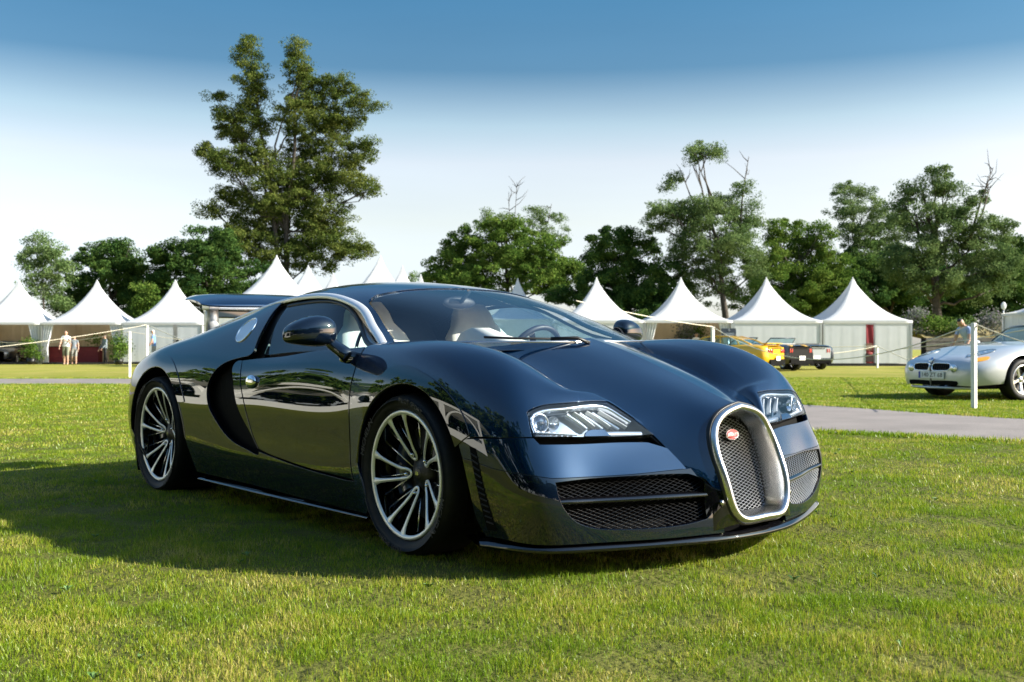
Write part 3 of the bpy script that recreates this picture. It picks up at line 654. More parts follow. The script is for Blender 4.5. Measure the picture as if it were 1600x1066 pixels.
# ---------------------------------------------------------------- wheels of the dark car
def tyre_text(body, r, a0, size, y, m, parent, flip=1):
    me = text_mesh(body, size, extrude=.0008); co = np.array([v.co[:] for v in me.vertices])
    ang = R(a0)-co[:, 0]/r; rr = r+co[:, 1]
    V = np.stack([rr*np.cos(ang), y-co[:, 2], rr*np.sin(ang)], -1)
    for v, p in zip(me.vertices, V): v.co = p
    me.materials.clear(); me.materials.append(m); return mobj('tyre_lettering', me, parent)
def u_spoke(rr, r0, dish, n=26):
    """one looped spoke of the alloy wheel, in the x-z plane of the wheel, outer face towards -y; returns face and body MBs"""
    half = R(13.5); sw = R(9)
    pts = []
    # arm out -> loop near the hub -> arm back
    def P(r, a, k): return (r*math.cos(a), r*math.sin(a))
    arm = np.linspace(rr, r0+.035, 10)
    A = []
    for r in arm:
        f = (rr-r)/(rr-r0); A.append((r, half*(1-.18*f)+sw*f**1.6))
    B = []
    for r in arm:
        f = (rr-r)/(rr-r0); B.append((r, -half*(1-.18*f)+sw*f**1.6))
    a = [P(r, t, 0) for r, t in A]; b = [P(r, t, 0) for r, t in B]
    # rounded loop between the two arm ends
    p0, p1 = np.array(a[-1]), np.array(b[-1]); mid = (p0+p1)/2; w = np.linalg.norm(p1-p0)/2; d = -mid/np.linalg.norm(mid)
    e = (p0-p1)/np.linalg.norm(p0-p1)
    loop = [tuple(mid+e*w*math.cos(t)+d*.042*math.sin(t)) for t in np.linspace(0, math.pi, 11)[1:-1]]
    C_ = np.array(a+loop+b[::-1])
    return C_
def build_wheel(R_rim, R_tyre, width, n_u=5):
    """wheel with its outer face towards -y, hub at the origin; y=0 is the rim lip plane"""
    wh = empty('wheel')
    # tyre
    t = MB(); s = R_tyre; q = R_rim
    prof = [(q-.004, .012), (q+.004, .0), (q+.010, -.010), (q+.026, -.020), (q+.045, -.026), (s-.030, -.024), (s-.014, -.014), (s-.006, -.001), (s-.002, .018), (s, .05), (s, width-.05), (s-.004, width-.02), (s-.02, width), (q+.03, width+.01), (q-.004, width-.01)]
    t.lathe(prof, 96, 'Y'); ty = t.build('tyre', M['rubber'], wh)
    g = MB()
    for yy in (.065, .115, .165): g.lathe([(s+.0006, yy), (s+.0006, yy+.008)], 64, 'Y')
    g.lathe([(q+.012, -.0115), (q+.0135, -.0135), (q+.015, -.0145)], 96, 'Y'); g.build('tyre_groove', M['void'], ty) if False else g.bm.free()
    tyre_text('PILOT SPORT', (q+s)/2+.006, 74, .030, -.0262, M['letter'], wh)
    tyre_text('MICHELIN', (q+s)/2+.006, -28, .040, -.0262, M['letter'], wh)
    tyre_text('PILOT SPORT', (q+s)/2+.006, 254, .030, -.0262, M['letter'], wh)
    tyre_text('MICHELIN', (q+s)/2+.006, 152, .040, -.0262, M['letter'], wh)
    # rim: lip and barrel
    b = MB(); b.lathe([(q-.003, .014), (q+.001, .004), (q-.001, -.004), (q-.006, -.006), (q-.016, -.004), (q-.020, .003)], 96, 'Y'); b.build('rim_lip', M['machined'], wh)
    b = MB(); b.lathe([(q-.026, .002), (q-.028, .03), (q-.035, .08), (q-.05, width*.8), (q-.01, width-.02)], 64, 'Y'); b.build('rim_barrel', M['gloss'], wh)
    # spokes
    C_ = u_spoke(q-.012, .070, 0)
    n = len(C_); tt = np.gradient(C_, axis=0); tt /= np.linalg.norm(tt, axis=1, keepdims=True); nn = np.stack([-tt[:, 1], tt[:, 0]], -1)
    rad = np.linalg.norm(C_, axis=1)
    wdt = np.interp(rad, [.06, .10, q-.07, q-.04, q-.012], [.0068, .0074, .0084, .0110, .022])
    dish = .068*np.clip((q-.015-rad)/(q-.08), 0, 1)**1.15
    def row(k, o, y): return (C_[k, 0]+nn[k, 0]*o, dish[k]+y, C_[k, 1]+nn[k, 1]*o)
    f = MB(); f.grid([[row(k, -wdt[k], .003), row(k, -wdt[k]*.86, -.0008), row(k, 0, -.0025), row(k, wdt[k]*.86, -.0008), row(k, wdt[k], .003)] for k in range(n)]); fm = f.mesh('spoke', M['machined'])
    bk = MB(); bk.grid([[row(k, wdt[k]*1.02, .0022), row(k, wdt[k]*1.1, .03), row(k, -wdt[k]*1.1, .03), row(k, -wdt[k]*1.02, .0022)] for k in range(n)]); bm_ = bk.mesh('spoke_body', M['gloss'])
    # slim inner struts set further in
    st = MB()
    for aa in (-.52, -.20, .16, .48):
        a0 = aa+.02; st.tube([((.07+.0*abs(aa))*math.cos(a0*.5), .085, .07*math.sin(a0*.5)), ((q-.03)*math.cos(a0), .035, (q-.03)*math.sin(a0))], [.004, .0045], 5)
    sm = st.mesh('inner_strut', M['satin'])
    nut = MB(); nut.ell((.083, .060, .012), (.0085, .012, .0085), 10, 6); nm = nut.mesh('wheel_nut', M['chrome'])
    for k in range(n_u):
        a = -2*math.pi*k/n_u+R(2)
        for nme, me in (('spoke', fm), ('spoke_body', bm_), ('inner_strut', sm), ('wheel_nut', nm)): mobj(nme, me, wh, (0, 0, 0), (0, a+math.pi, 0))
    h = MB(); h.lathe([(0, .062), (.03, .063), (.036, .067), (.052, .073), (.070, .082), (.078, .10), (.08, .13)], 40, 'Y'); h.build('hub', M['black'], wh)
    h = MB(); h.lathe([(0, .058), (.024, .059), (.028, .062), (.032, .066)], 32, 'Y'); h.build('hub_cap', M['black'], wh)
    tm = text_mesh('EB', .020, extrude=.001); tm.materials.clear(); tm.materials.append(M['chrome']); mobj('lettering', tm, wh, (0, .0575, 0), (R(90), 0, 0))
    d = MB(); d.lathe([(.08, .105), (.195, .105), (.197, .110), (.197, .135), (.08, .135)], 64, 'Y'); d.build('brake_disc', M['disc'], wh)
    return wh
def put_caliper(parent):
    c = MB()
    a = np.linspace(R(140), R(215), 10)
    c.grid([[(r*math.cos(t), y, r*math.sin(t)) for r, y in ((.125, .15), (.125, .085), (.15, .074), (.19, .074), (.212, .085), (.212, .15))] for t in a]); c.build('brake_calliper', M['calliper'], parent)
wF = build_wheel(.268, .336, .22); wF.parent = car
wR = build_wheel(.288, .356, .30); wR.parent = car
put_caliper(wF); put_caliper(wR)
wF.location = (1.355, -.96, .328); wF.rotation_euler = (0, R(0), R(-1.5))
wR.location = (-1.355, -.955, .346); wR.rotation_euler = (0, R(20), 0)
for o, src, x, z in ((1, wF, 1.355, .328), (1, wR, -1.355, .346)):
    c = copy_tree(src, car); c.location = (x, .955, z); c.rotation_euler = (0, R(30), R(180))
# ---------------------------------------------------------------- headlights
def S_off(uv, side, d): return on(SIDE, uv, side, -d)
for side in (-1, 1):
    hl = empty('headlight', (0, 0, 0), 0, car)
    panel('lens', SIDE, LAMP_OUT, M['lampglass'], hl, side, off=-.003, edge=.004, step=.02)
    # bucket: a floor set back and walls
    oo = outline(LAMP_OUT, SIDE, .015); c = oo.mean(0)
    P0 = on(SIDE, oo, side, -.008); P1 = on(SIDE, c+(oo-c)*.94, side, -.07); n = len(oo)
    mb = MB(); mb.grid([[P0[i % n], P1[i % n]] for i in range(n+1)]); mb.build('lamp_housing', M['lampdark'], hl)
    panel('lamp_backing', SIDE, LAMP_OUT, M['lampdark'], hl, side, off=-.068, edge=0, step=.03)
    # bright upper rim along the top of the lamp
    strip('lamp_bezel', SIDE, [(.8575, .50), (.8555, .585), (.861, .622), (.871, .650), (.889, .675), (.924, .705), (.937, .655), (.947, .60)], M['reflector'], hl, side, .014, -.022, .012)
    # projector
    pc = S_off((.8635, .568), side, .035)[0]; ax = on(SIDE, (.8635, .568), side, .0)[0]-pc; ax = Vector((1, -.25*-side*-1 if False else 0, .1)).normalized()
    q_ = Vector((1.0, .18*side, .05)).normalized().to_track_quat('Z', 'Y')
    rg = MB(); rg.lathe([(.030, -.02), (.036, .0), (.038, .010), (.034, .013), (.030, .006), (.028, -.02)], 32); o = rg.build('projector_ring', M['reflector'], hl, tuple(pc)); o.rotation_mode = 'QUATERNION'; o.rotation_quaternion = q_
    ls = MB(); ls.ell((0, 0, 0), (.028, .028, .016), 24, 12); o = ls.build('projector_lens', M['lampglass'], hl, tuple(pc)); o.rotation_mode = 'QUATERNION'; o.rotation_quaternion = q_
    ls = MB(); ls.lathe([(.0, -.035), (.02, -.02), (.029, -.01)], 24); o = ls.build('projector_bowl', M['reflector'], hl, tuple(pc)); o.rotation_mode = 'QUATERNION'; o.rotation_quaternion = q_
    for uvp, r in (((.876, .585), .026), ((.856, .555), .020)):
        p2 = S_off(uvp, side, .045)[0]; rb = MB(); rb.lathe([(.004, -.02), (r*.6, -.012), (r, .012), (r*1.05, .013)], 24); o = rb.build('reflector_bowl', M['reflector'], hl, tuple(p2)); o.rotation_mode = 'QUATERNION'; o.rotation_quaternion = q_
    # three bright slanting bars of the inner light
    for a, b in (((.890, .655), (.908, .565)), ((.903, .665), (.923, .568)), ((.916, .675), (.938, .572))):
        strip('light_bar', SIDE, [a, ((a[0]+b[0])/2+.001, (a[1]+b[1])/2), b], M['reflector'], hl, side, .021, -.050, .012)
        strip('light_bar_edge', SIDE, [(a[0]+.005, a[1]), ((a[0]+b[0])/2+.006, (a[1]+b[1])/2), (b[0]+.005, b[1])], M['white'], hl, side, .006, -.030, .010)
    # row of small daytime lights along the lower edge
    for k in range(7):
        u = .8605+k*.0048; p = S_off((u, .508), side, .030)[0]; MB().box(p, (.012, .013, .014), 0, bev=.002).build('led', M['white'], hl)
    strip('led_strip', SIDE, [(.858, .498), (.875, .503), (.8935, .506)], M['reflector'], hl, side, .006, -.016, .006)
    strip('led_strip', SIDE, [(.918, .512), (.935, .518), (.953, .524)], M['reflector'], hl, side, .022, -.024, .010)
    # washer flap set in the lower edge
    panel('washer_flap', SIDE, [[(.898, .489), (.899, .505), (.9025, .522), (.906, .528)], [(.906, .528), (.918, .529)], [(.918, .529), (.921, .50), (.9225, .491)], [(.9225, .491), (.898, .489)]], M['carbon'], hl, side, off=.001, edge=.006, step=.012)
# ---------------------------------------------------------------- mirrors
def mirror_shell(side):
    mr = empty('door_mirror', (0, 0, 0), 0, car)
    # body: lofted egg along the car's width; sections given by (y, x centre, z centre, rx, rz)
    sec = [(.935, .735, .955, .010, .010), (.94, .735, .955, .045, .040), (.96, .73, .957, .070, .060), (1.00, .722, .958, .083, .070), (1.05, .715, .957, .085, .067), (1.10, .706, .953, .077, .055), (1.135, .70, .948, .060, .042), (1.155, .695, .944, .038, .028), (1.163, .693, .942, .008, .008)]
    sec = [(y, x, z-.030, rx*1.05, rz*1.12) for y, x, z, rx, rz in sec]
    sp = Spl(np.linspace(0, 1, len(sec)), np.array(sec)); S2 = sp(np.linspace(0, 1, 30)); rows = []
    for y, x, z, rx, rz in S2:
        ring = []
        for t in np.linspace(0, 2*math.pi, 28, endpoint=False):
            c, s_ = math.cos(t), math.sin(t); e = .75
            dx = abs(c)**e*math.copysign(1, c)*max(rx, .004)*(1.0 if c > 0 else .55); dz = abs(s_)**e*math.copysign(1, s_)*max(rz, .004)*(1 if s_ > 0 else .82)
            ring.append((x+dx, y*side, z+dz))
        rows.append(ring)
    mb = MB(); mb.grid(rows, closed=True); mb.build('mirror_shell', M['paint'], mr)
    mb = MB(); mb.tube([(.797, 1.01*side, .920), (.792, 1.06*side, .917), (.770, 1.115*side, .913), (.735, 1.152*side, .911)], [.004, .005, .005, .004], 8); mb.build('indicator_strip', M['satin'], mr)
    mb = MB(); mb.tube([(.74, .96*side, .895), (.76, .942*side, .868), (.80, .918*side, .838), (.85, .905*side, .808)], [.042, .040, .044, .050], 16, flat=(1.1, .7)); mb.build('mirror_arm', M['paint'], mr)
    mb = MB(); mb.ell((.84, .905*side, .805), (.085, .034, .042), 20, 12); mb.build('mirror_foot', M['gloss'], mr)
    mb = MB(); mb.ell((.682, 1.05*side, .922), (.006, .085, .050), 24, 12); mb.build('mirror_glass', M['chrome'], mr)
mirror_shell(-1); mirror_shell(1)
# ---------------------------------------------------------------- raised rear wing
wg = empty('rear_wing', (0, 0, 0), 0, car)
ys = np.linspace(-1, 1, 41); rows = []
for t in ys:
    y = t*.565; k = 1-abs(t)**6*.6; tap = 1-.35*abs(t)**8
    zc = 1.178+.012*(1-t*t); sec = [(.0, -.035), (.03, -.012), (.10, .022), (.20, .050), (.31, .068), (.40, .074), (.42, .070), (.40, .062), (.30, .046), (.15, .004), (.04, -.040)]
    rows.append([(-1.585-sx*tap-.02*abs(t)**3, y, zc+sz*k) for sx, sz in sec])
mb = MB(); mb.grid(rows, closed=True); mb.quad(rows[0][::-1]); mb.quad(rows[-1]); mb.build('wing_blade', M['carbon'], wg)
mb = MB(); mb.quad([(-1.80, 0-.002, 1.246), (-1.80, .002, 1.246), (-1.62, .002, 1.226), (-1.62, -.002, 1.226)]); mb.bm.free()
for s in (-1, 1):
    mb = MB(); mb.tube([(-1.80, .40*s, .93), (-1.72, .44*s, 1.165)], [.040, .036], 16, flat=(1.2, .8)); mb.build('wing_strut', M['satin2'], wg)
    mb = MB(); mb.box((-1.70, .455*s, 1.155), (.12, .08, .045), bev=.008); mb.build('wing_bracket', M['satin2'], wg)
mb = MB(); mb.box((-1.86, 0, 1.11), (.05, .80, .055), bev=.01); mb.build('wing_crossbeam', M['gloss'], wg)
mb = MB(); mb.box((-1.88, 0, 1.145), (.04, .86, .012), bev=.003); mb.build('wing_flap', M['satin'], wg)
# ---------------------------------------------------------------- cabin
cab = MB(); cab.quad([(1.15, -.72, .45), (1.15, .72, .45), (-.45, .72, .45), (-.45, -.72, .45)]); cab.quad([(-.42, -.70, .45), (-.42, .70, .45), (-.62, .55, 1.10), (-.62, -.55, 1.10)])
cab.build('cabin_shell', M['darkleather'], car)
def roof_lining():
    u = np.linspace(.36, .78, 14); v = np.linspace(0, .97, 10); rows = []
    for a in u:
        p = TOP.ev(np.array([[a, b] for b in v]))-[0, 0, .03]; rows.append(list((p*[1, -1, 1])[::-1])+list(p[1:]))
    MB().grid(rows).build('roof_lining', M['darkleather'], car)
roof_lining()
db = MB(); rows = []
for t in np.linspace(-1, 1, 25):
    y = t*.74; xf = 1.50-.46*abs(t)**2.6; rows.append([(xf, y, .842-.01*abs(t)), (xf-.22, y, .846), (xf-.38, y, .835), (xf-.47, y, .80), (xf-.50, y, .70), (xf-.42, y, .55)])
db.grid(rows); db.build('dashboard', M['darkleather'], car)
for s in (-1, 1):
    st = empty('seat', (0, 0, 0), 0, car)
    def cushion(name, secs, m):
        rows = []
        for x, z, wd, th, tilt in secs:
            ring = []
            for t in np.linspace(0, 2*math.pi, 24, endpoint=False):
                c, d = math.cos(t), math.sin(t); yy = wd*abs(c)**.5*math.copysign(1, c); dd = th*abs(d)**.6*math.copysign(1, d)
                ring.append((x+.30+dd*math.cos(tilt), s*.36+yy, z+dd*math.sin(tilt)))
            rows.append(ring)
        mb = MB(); mb.grid(rows, closed=True); mb.quad(rows[0]); mb.quad(rows[-1][::-1]); return mb.build(name, m, st)
    cushion('backrest', [(.08, .50, .24, .07, .3), (.0, .65, .26, .075, .3), (-.08, .80, .25, .07, .3), (-.14, .92, .21, .06, .3), (-.17, .985, .15, .055, .3), (-.19, 1.05, .13, .05, .3), (-.205, 1.10, .10, .035, .3)], M['leather'])
    cushion('seat_base', [(.05, .50, .25, .06, 1.4), (.3, .53, .26, .06, 1.45), (.52, .56, .25, .05, 1.5)], M['leather'])
    mb = MB(); mb.box((.145, s*.36, 1.005), (.02, .06, .05), bev=.008); mb.build('belt_slot', M['chrome'], st)
# pale centre console and trim panel seen through the windscreen
mb = MB(); rows = []
for x, z, wd in ((.40, .66, .10), (.52, .80, .10), (.60, .93, .07), (.68, .955, .06), (.80, .915, .08), (.92, .885, .10), (1.02, .875, .08)):
    rows.append([(x, -.02-wd, z-.12), (x, -.02-wd, z), (x, -.02+wd, z), (x, -.02+wd, z-.12)])
mb.grid(rows); mb.build('centre_console', M['leather'], car)
sw = empty('steering_wheel', (.66, .37, .80), 0, car); sw.rotation_euler = (0, R(-64), 0)
mb = MB(); mb.tube([(.175*math.cos(t), .175*math.sin(t), 0) for t in np.linspace(0, 2*math.pi, 49)], .016, 10, False); mb.build('wheel_rim', M['darkleather'], sw)
mb = MB(); mb.ell((0, 0, -.015), (.07, .085, .03), 20, 10); mb.build('wheel_boss', M['leather'], sw)
for a in (90, 210, 330):
    mb = MB(); mb.box((.11*math.cos(R(a)), .11*math.sin(R(a)), -.01), (.11, .04, .012), R(a), bev=.004); mb.build('wheel_spoke', M['satin'], sw)
mb = MB(); mb.ell((.47, .0, 1.095), (.022, .11, .035), 20, 12); mb.tube([(.49, 0, 1.10), (.56, 0, 1.155)], .012, 8); mb.build('rear_view_mirror', M['darkleather'], car)
# wiper lying along the foot of the screen
uv = np.array([[.020, .10], [.022, .3], [.024, .48], [.030, .62]]); q = TOP.ev(uv)*[1, -1, 1]+[0.0, 0, .012]
mb = MB(); mb.tube(q, .006, 6); mb.tube([q[0]+[.05, .0, -.02], q[0]+[.02, -.05, .004], q[1]], .009, 6); mb.build('wiper', M['black'], car)
# pale seal along the foot of the screen
uv = [( .018, 0), (.018, .25), (.018, .5), (.018, .75), (.02, .94)]
for s in (-1, 1): strip('screen_seal', TOP, uv, M['satin'], car, s, .008, .003, .004)
# bonnet hinges' cover and tail lamps
for s in (-1, 1):
    for y, z in ((.70, .74), (.56, .76)):
        mb = MB(); mb.lathe([(0, -.02), (.05, -.018), (.058, 0), (.05, .012), (0, .015)], 24, 'X'); mb.build('tail_lamp', M['redlens'], car, (-2.075 if y < .6 else -2.02, y*s, z-.02), (0, R(180), 0))
rr_ = MB(); rr_.grid([[(-2.12, -.62, .22), (-2.12, .62, .22)], [(-2.14, -.66, .56), (-2.14, .66, .56)], [(-2.05, -.60, .78), (-2.05, .60, .78)], [(-1.86, -.5, .885), (-1.86, .5, .885)]], smooth=False); rr_.build('rear_panel', M['gloss'], car)
# ---------------------------------------------------------------- ground
F2 = np.array([math.cos(YAW), math.sin(YAW)]); R2 = np.array([math.sin(YAW), -math.cos(YAW)])
def ld(lat, d):
    """ground-plan point: lat metres to the right of the view axis, d metres ahead of the camera"""
    return CAM[:2]+R2*lat+F2*d
_n = TILT@np.array([0, 0, 1.]); _p0 = CAM+TILT@(-CAM)
def zg(x, y):
    """height of the ground: the tilted patch round the dark car, easing into the level field"""
    x = np.asarray(x, float); y = np.asarray(y, float)
    zn = _p0[2]-((x-_p0[0])*_n[0]+(y-_p0[1])*_n[1])/_n[2]
    d = (x-CAM[0])*F2[0]+(y-CAM[1])*F2[1]; lat = (x-CAM[0])*R2[0]+(y-CAM[1])*R2[1]
    r = np.hypot(d-4.5, lat); t = np.clip((r-6.5)/8, 0, 1); t = t*t*(3-2*t)
    return zn*(1-t)
def gp(lat, d, up=0.):
    p = ld(lat, d); return np.array([p[0], p[1], float(zg(p[0], p[1]))+up])
def gpx(px, py):
    """point of the ground seen at (px, py) of the photograph"""
    d = FWD+RGT*(px-800)/FPX-UPV*(py-533)/FPX; t = CAM[2]/-d[2]
    for _ in range(20):
        p = CAM+d*t; t += (p[2]-float(zg(p[0], p[1])))/-d[2]*.8
    return CAM+d*t
def atd(px, d, up=0.):
    """ground point under image column px, d metres ahead"""
    return gp((px-800)/FPX*d, d, up)
def ground_mat():
    m = bpy.data.materials.new('lawn_soil'); m.use_nodes = True; nt = m.node_tree; b = nt.nodes['Principled BSDF']; N = nt.nodes.new; L = nt.links.new
    tc = N('ShaderNodeTexCoord')
    def ns(scale, det=6, dist=0):
        n = N('ShaderNodeTexNoise'); n.inputs['Scale'].default_value = scale; n.inputs['Detail'].default_value = det; n.inputs['Distortion'].default_value = dist; L(tc.outputs['Object'], n.inputs['Vector']); return n
    r1 = N('ShaderNodeValToRGB'); e = r1.color_ramp.elements
    e[0].position = .32; e[0].color = (.085, .120, .012, 1); e[1].position = .68; e[1].color = (.175, .180, .026, 1)
    x = e.new(.5); x.color = (.125, .150, .016, 1)
    L(ns(.35, 7).outputs[0], r1.inputs[0])
    r2 = N('ShaderNodeValToRGB'); r2.color_ramp.elements[0].position = .3; r2.color_ramp.elements[0].color = (.55, .6, .5, 1); r2.color_ramp.elements[1].position = .72; r2.color_ramp.elements[1].color = (1.25, 1.2, 1.1, 1)
    L(ns(9, 8).outputs[0], r2.inputs[0])
    mx = N('ShaderNodeMixRGB'); mx.blend_type = 'MULTIPLY'; mx.inputs[0].default_value = 1; L(r1.outputs[0], mx.inputs[1]); L(r2.outputs[0], mx.inputs[2])
    # drier, straw-coloured turf further out
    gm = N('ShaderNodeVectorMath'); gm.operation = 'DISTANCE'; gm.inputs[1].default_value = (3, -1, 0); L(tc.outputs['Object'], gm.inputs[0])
    mr = N('ShaderNodeMapRange'); mr.inputs[1].default_value = 14; mr.inputs[2].default_value = 40; mr.inputs[3].default_value = 0; mr.inputs[4].default_value = .75; L(gm.outputs['Value'], mr.inputs[0])
    r3 = N('ShaderNodeValToRGB'); r3.color_ramp.elements[0].position = .35; r3.color_ramp.elements[0].color = (.26, .27, .040, 1); r3.color_ramp.elements[1].position = .65; r3.color_ramp.elements[1].color = (.38, .325, .090, 1); L(ns(.5, 8).outputs[0], r3.inputs[0])
    m2 = N('ShaderNodeMixRGB'); L(mr.outputs[0], m2.inputs[0]); L(mx.outputs[0], m2.inputs[1]); L(r3.outputs[0], m2.inputs[2])
    # brown thatch shows between the blades of the closely cut turf round the cars
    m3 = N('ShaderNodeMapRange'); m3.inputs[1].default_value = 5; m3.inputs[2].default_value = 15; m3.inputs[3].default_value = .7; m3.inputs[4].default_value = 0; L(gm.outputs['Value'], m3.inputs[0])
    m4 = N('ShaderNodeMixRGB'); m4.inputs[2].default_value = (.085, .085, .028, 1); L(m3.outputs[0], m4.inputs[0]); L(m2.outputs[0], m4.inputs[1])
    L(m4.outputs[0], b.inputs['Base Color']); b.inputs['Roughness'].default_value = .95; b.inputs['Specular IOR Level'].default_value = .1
    bp = N('ShaderNodeBump'); bp.inputs['Strength'].default_value = .9; bp.inputs['Distance'].default_value = .03; L(ns(28, 6).outputs[0], bp.inputs['Height']); L(bp.outputs[0], b.inputs['Normal'])
    return m
def blade_mat():
    m = bpy.data.materials.new('grass_blade'); m.use_nodes = True; nt = m.node_tree; nt.nodes.clear(); N = nt.nodes.new; L = nt.links.new
    o = N('ShaderNodeOutputMaterial'); d = N('ShaderNodeBsdfDiffuse'); t = N('ShaderNodeBsdfTranslucent'); g = N('ShaderNodeBsdfGlossy'); g.inputs['Roughness'].default_value = .4
    geo = N('ShaderNodeNewGeometry'); r = N('ShaderNodeValToRGB'); e = r.color_ramp.elements
    e[0].position = 0; e[0].color = (.13, .225, .010, 1); e[1].position = 1; e[1].color = (.46, .40, .12, 1)
    for p, c in ((.45, (.215, .305, .014, 1)), (.76, (.325, .36, .028, 1)), (.88, (.40, .37, .06, 1))): x = e.new(p); x.color = c
    tc = N('ShaderNodeTexCoord'); n = N('ShaderNodeTexNoise'); n.inputs['Scale'].default_value = 1.6; n.inputs['Detail'].default_value = 7; n.inputs['Roughness'].default_value = .62; L(tc.outputs['Object'], n.inputs['Vector'])
    mr = N('ShaderNodeMapRange'); mr.inputs[1].default_value = .36; mr.inputs[2].default_value = .66; mr.inputs[3].default_value = -.55; mr.inputs[4].default_value = .42; L(n.outputs[0], mr.inputs[0])
    ad = N('ShaderNodeMath'); ad.use_clamp = True; L(geo.outputs['Random Per Island'], ad.inputs[0]); L(mr.outputs[0], ad.inputs[1]); L(ad.outputs[0], r.inputs[0])
    for s in (d, t): L(r.outputs[0], s.inputs[0])
    m1 = N('ShaderNodeMixShader'); m1.inputs[0].default_value = .42; L(d.outputs[0], m1.inputs[1]); L(t.outputs[0], m1.inputs[2])
    m2 = N('ShaderNodeMixShader'); m2.inputs[0].default_value = .025; L(m1.outputs[0], m2.inputs[1]); L(g.outputs[0], m2.inputs[2]); L(m2.outputs[0], o.inputs[0])
    return m
def sheet(lats, ds):
    V = []; Q = []
    for d in ds:
        for l in lats:
            V.append(gp(l, d))
    n = len(lats)
    for i in range(len(ds)-1):
        for j in range(n-1): Q.append((i*n+j, i*n+j+1, (i+1)*n+j+1, (i+1)*n+j))
    return np.array(V), Q
la = np.concatenate([-np.geomspace(900, 16, 18), np.linspace(-14, 14, 57), np.geomspace(16, 900, 18)])
da = np.concatenate([-np.geomspace(400, 6, 14), np.linspace(-5, 26, 63), np.geomspace(27, 1500, 26)])
V, Q = sheet(la, da); V[:, 2] -= .0
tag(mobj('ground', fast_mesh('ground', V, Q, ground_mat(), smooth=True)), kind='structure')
# tarmac path that sweeps round from the left to the right-hand edge
far = [tuple(a) for a in ((-60, 27.5), (-30, 28.2), (-14.3, 28.6), (-9, 28.2), (-3, 23.8), (1.0, 19.2))]
near = [(-60, 22.8), (-30, 23.3), (-13.2, 24.0), (-8.5, 23.6), (-3.5, 19), (0.2, 14.0)]
def lat_d(p): q = p[:2]-CAM[:2]; return (float(q@R2), float(q@F2))
far += [lat_d(gpx(*p)) for p in ((1252, 632.5), (1400, 642), (1600, 655))]; near += [lat_d(gpx(*p)) for p in ((1290, 676), (1400, 681.5), (1600, 692))]
far += [(8.6, 8.4), (11.5, 4), (14, -6)]; near += [(6.2, 7.6), (8.6, 3), (10.6, -6)]
def res(P, n):
    P = np.array(P); d = np.linalg.norm(np.diff(P, axis=0), axis=1)**.5; s = Spl(np.concatenate([[0], np.cumsum(d)]), P); return s(np.linspace(0, s.t[-1], n))
A, B = res(far, 90), res(near, 90); rows = []
for a, b in zip(A, B):
    rows.append([gp(*(a+(b-a)*t), .006) for t in np.linspace(0, 1, 9)])
tag(MB().grid(rows).build('tarmac_path', mat('tarmac', (.20, .175, .165), .85, noise_amt=.16, noise_scale=1.3, bump=.35, bump_scale=150)), kind='structure')
PATHP = np.concatenate([A, B[::-1]])
# grass blades: dense near the lens, thinner and broader further off
def blades(lat, d, h, wd, fine=True):
    n = len(lat); P = np.stack([CAM[0]+R2[0]*lat+F2[0]*d, CAM[1]+R2[1]*lat+F2[1]*d], -1); z = zg(P[:, 0], P[:, 1])
    az = RNG.uniform(0, 2*np.pi, n); ln = RNG.gamma(2.2, .22, n)*h; fa = RNG.uniform(0, np.pi, n)
    dx, dy = np.cos(az)*ln, np.sin(az)*ln; wx, wy = np.cos(fa)*wd/2, np.sin(fa)*wd/2
    b = np.stack([P[:, 0], P[:, 1], z-.004], -1); m = b+np.stack([dx*.35, dy*.35, h*.6], -1); t = b+np.stack([dx, dy, h*np.clip(1-.18*(ln/h)**2, .35, 1)], -1)
    W = np.stack([wx, wy, np.zeros(n)], -1)
    if not fine: V = np.stack([b-W*1.15, b+W*1.15, t], 1).reshape(-1, 3); return V, np.arange(3*n).reshape(n, 3)
    V = np.stack([b-W, b+W, m+W*.75, m-W*.75, t], 1).reshape(-1, 3); o = np.arange(n)[:, None]*5
    T = np.concatenate([o+[0, 1, 2], o+[0, 2, 3], o+[3, 2, 4]])
    return V, T
def scatter(d0, d1, dens, half=None):
    a = 0; L_, D_ = [], []
    n = int(dens*((d1**2-d0**2)*.55+(d1-d0)*1.4)); d = np.sqrt(RNG.uniform(d0**2, d1**2, n)); lat = RNG.uniform(-1, 1, n)*(d*.55+.7)
    k = ~inside(np.stack([lat, d], -1), PATHP); return lat[k], d[k]
hn = np.random.default_rng(3)
def tuft(lat, d, k=1.):  # patchy height: longer clumps, trodden hollows
    n1 = np.array([noise.noise((a*2.1, b*2.1, 3.3)) for a, b in zip(lat, d)]); n2 = np.array([noise.noise((a*6.5, b*6.5, 8.1)) for a, b in zip(lat, d)])
    return np.clip(.72+.55*n1+.75*n2+.35*hn.random(len(lat)), .28, 1.9)
def thin(lat, d):        # blades missing where the turf is worn
    n2 = np.array([noise.noise((a*5.2, b*5.2, 21.7)) for a, b in zip(lat, d)]); k = hn.random(len(lat)) > np.clip(-(n2+.12)*2.4, 0, .72)
    return lat[k], d[k]
VV, TT, off = [], [], 0
for d0, d1, dens, h, wd in ((2.1, 3.4, 20000, .023, .0021), (3.4, 5.5, 12500, .024, .0028), (5.5, 9, 5600, .025, .0044), (9, 16, 1900, .026, .0082), (16, 30, 560, .028, .016)):
    l_, d_ = thin(*scatter(d0, d1, dens)); V, T = blades(l_, d_, h*tuft(l_, d_), wd*RNG.uniform(.7, 1.3, len(l_)), d0 < 3); VV.append(V); TT.append(T+off); off += len(V)
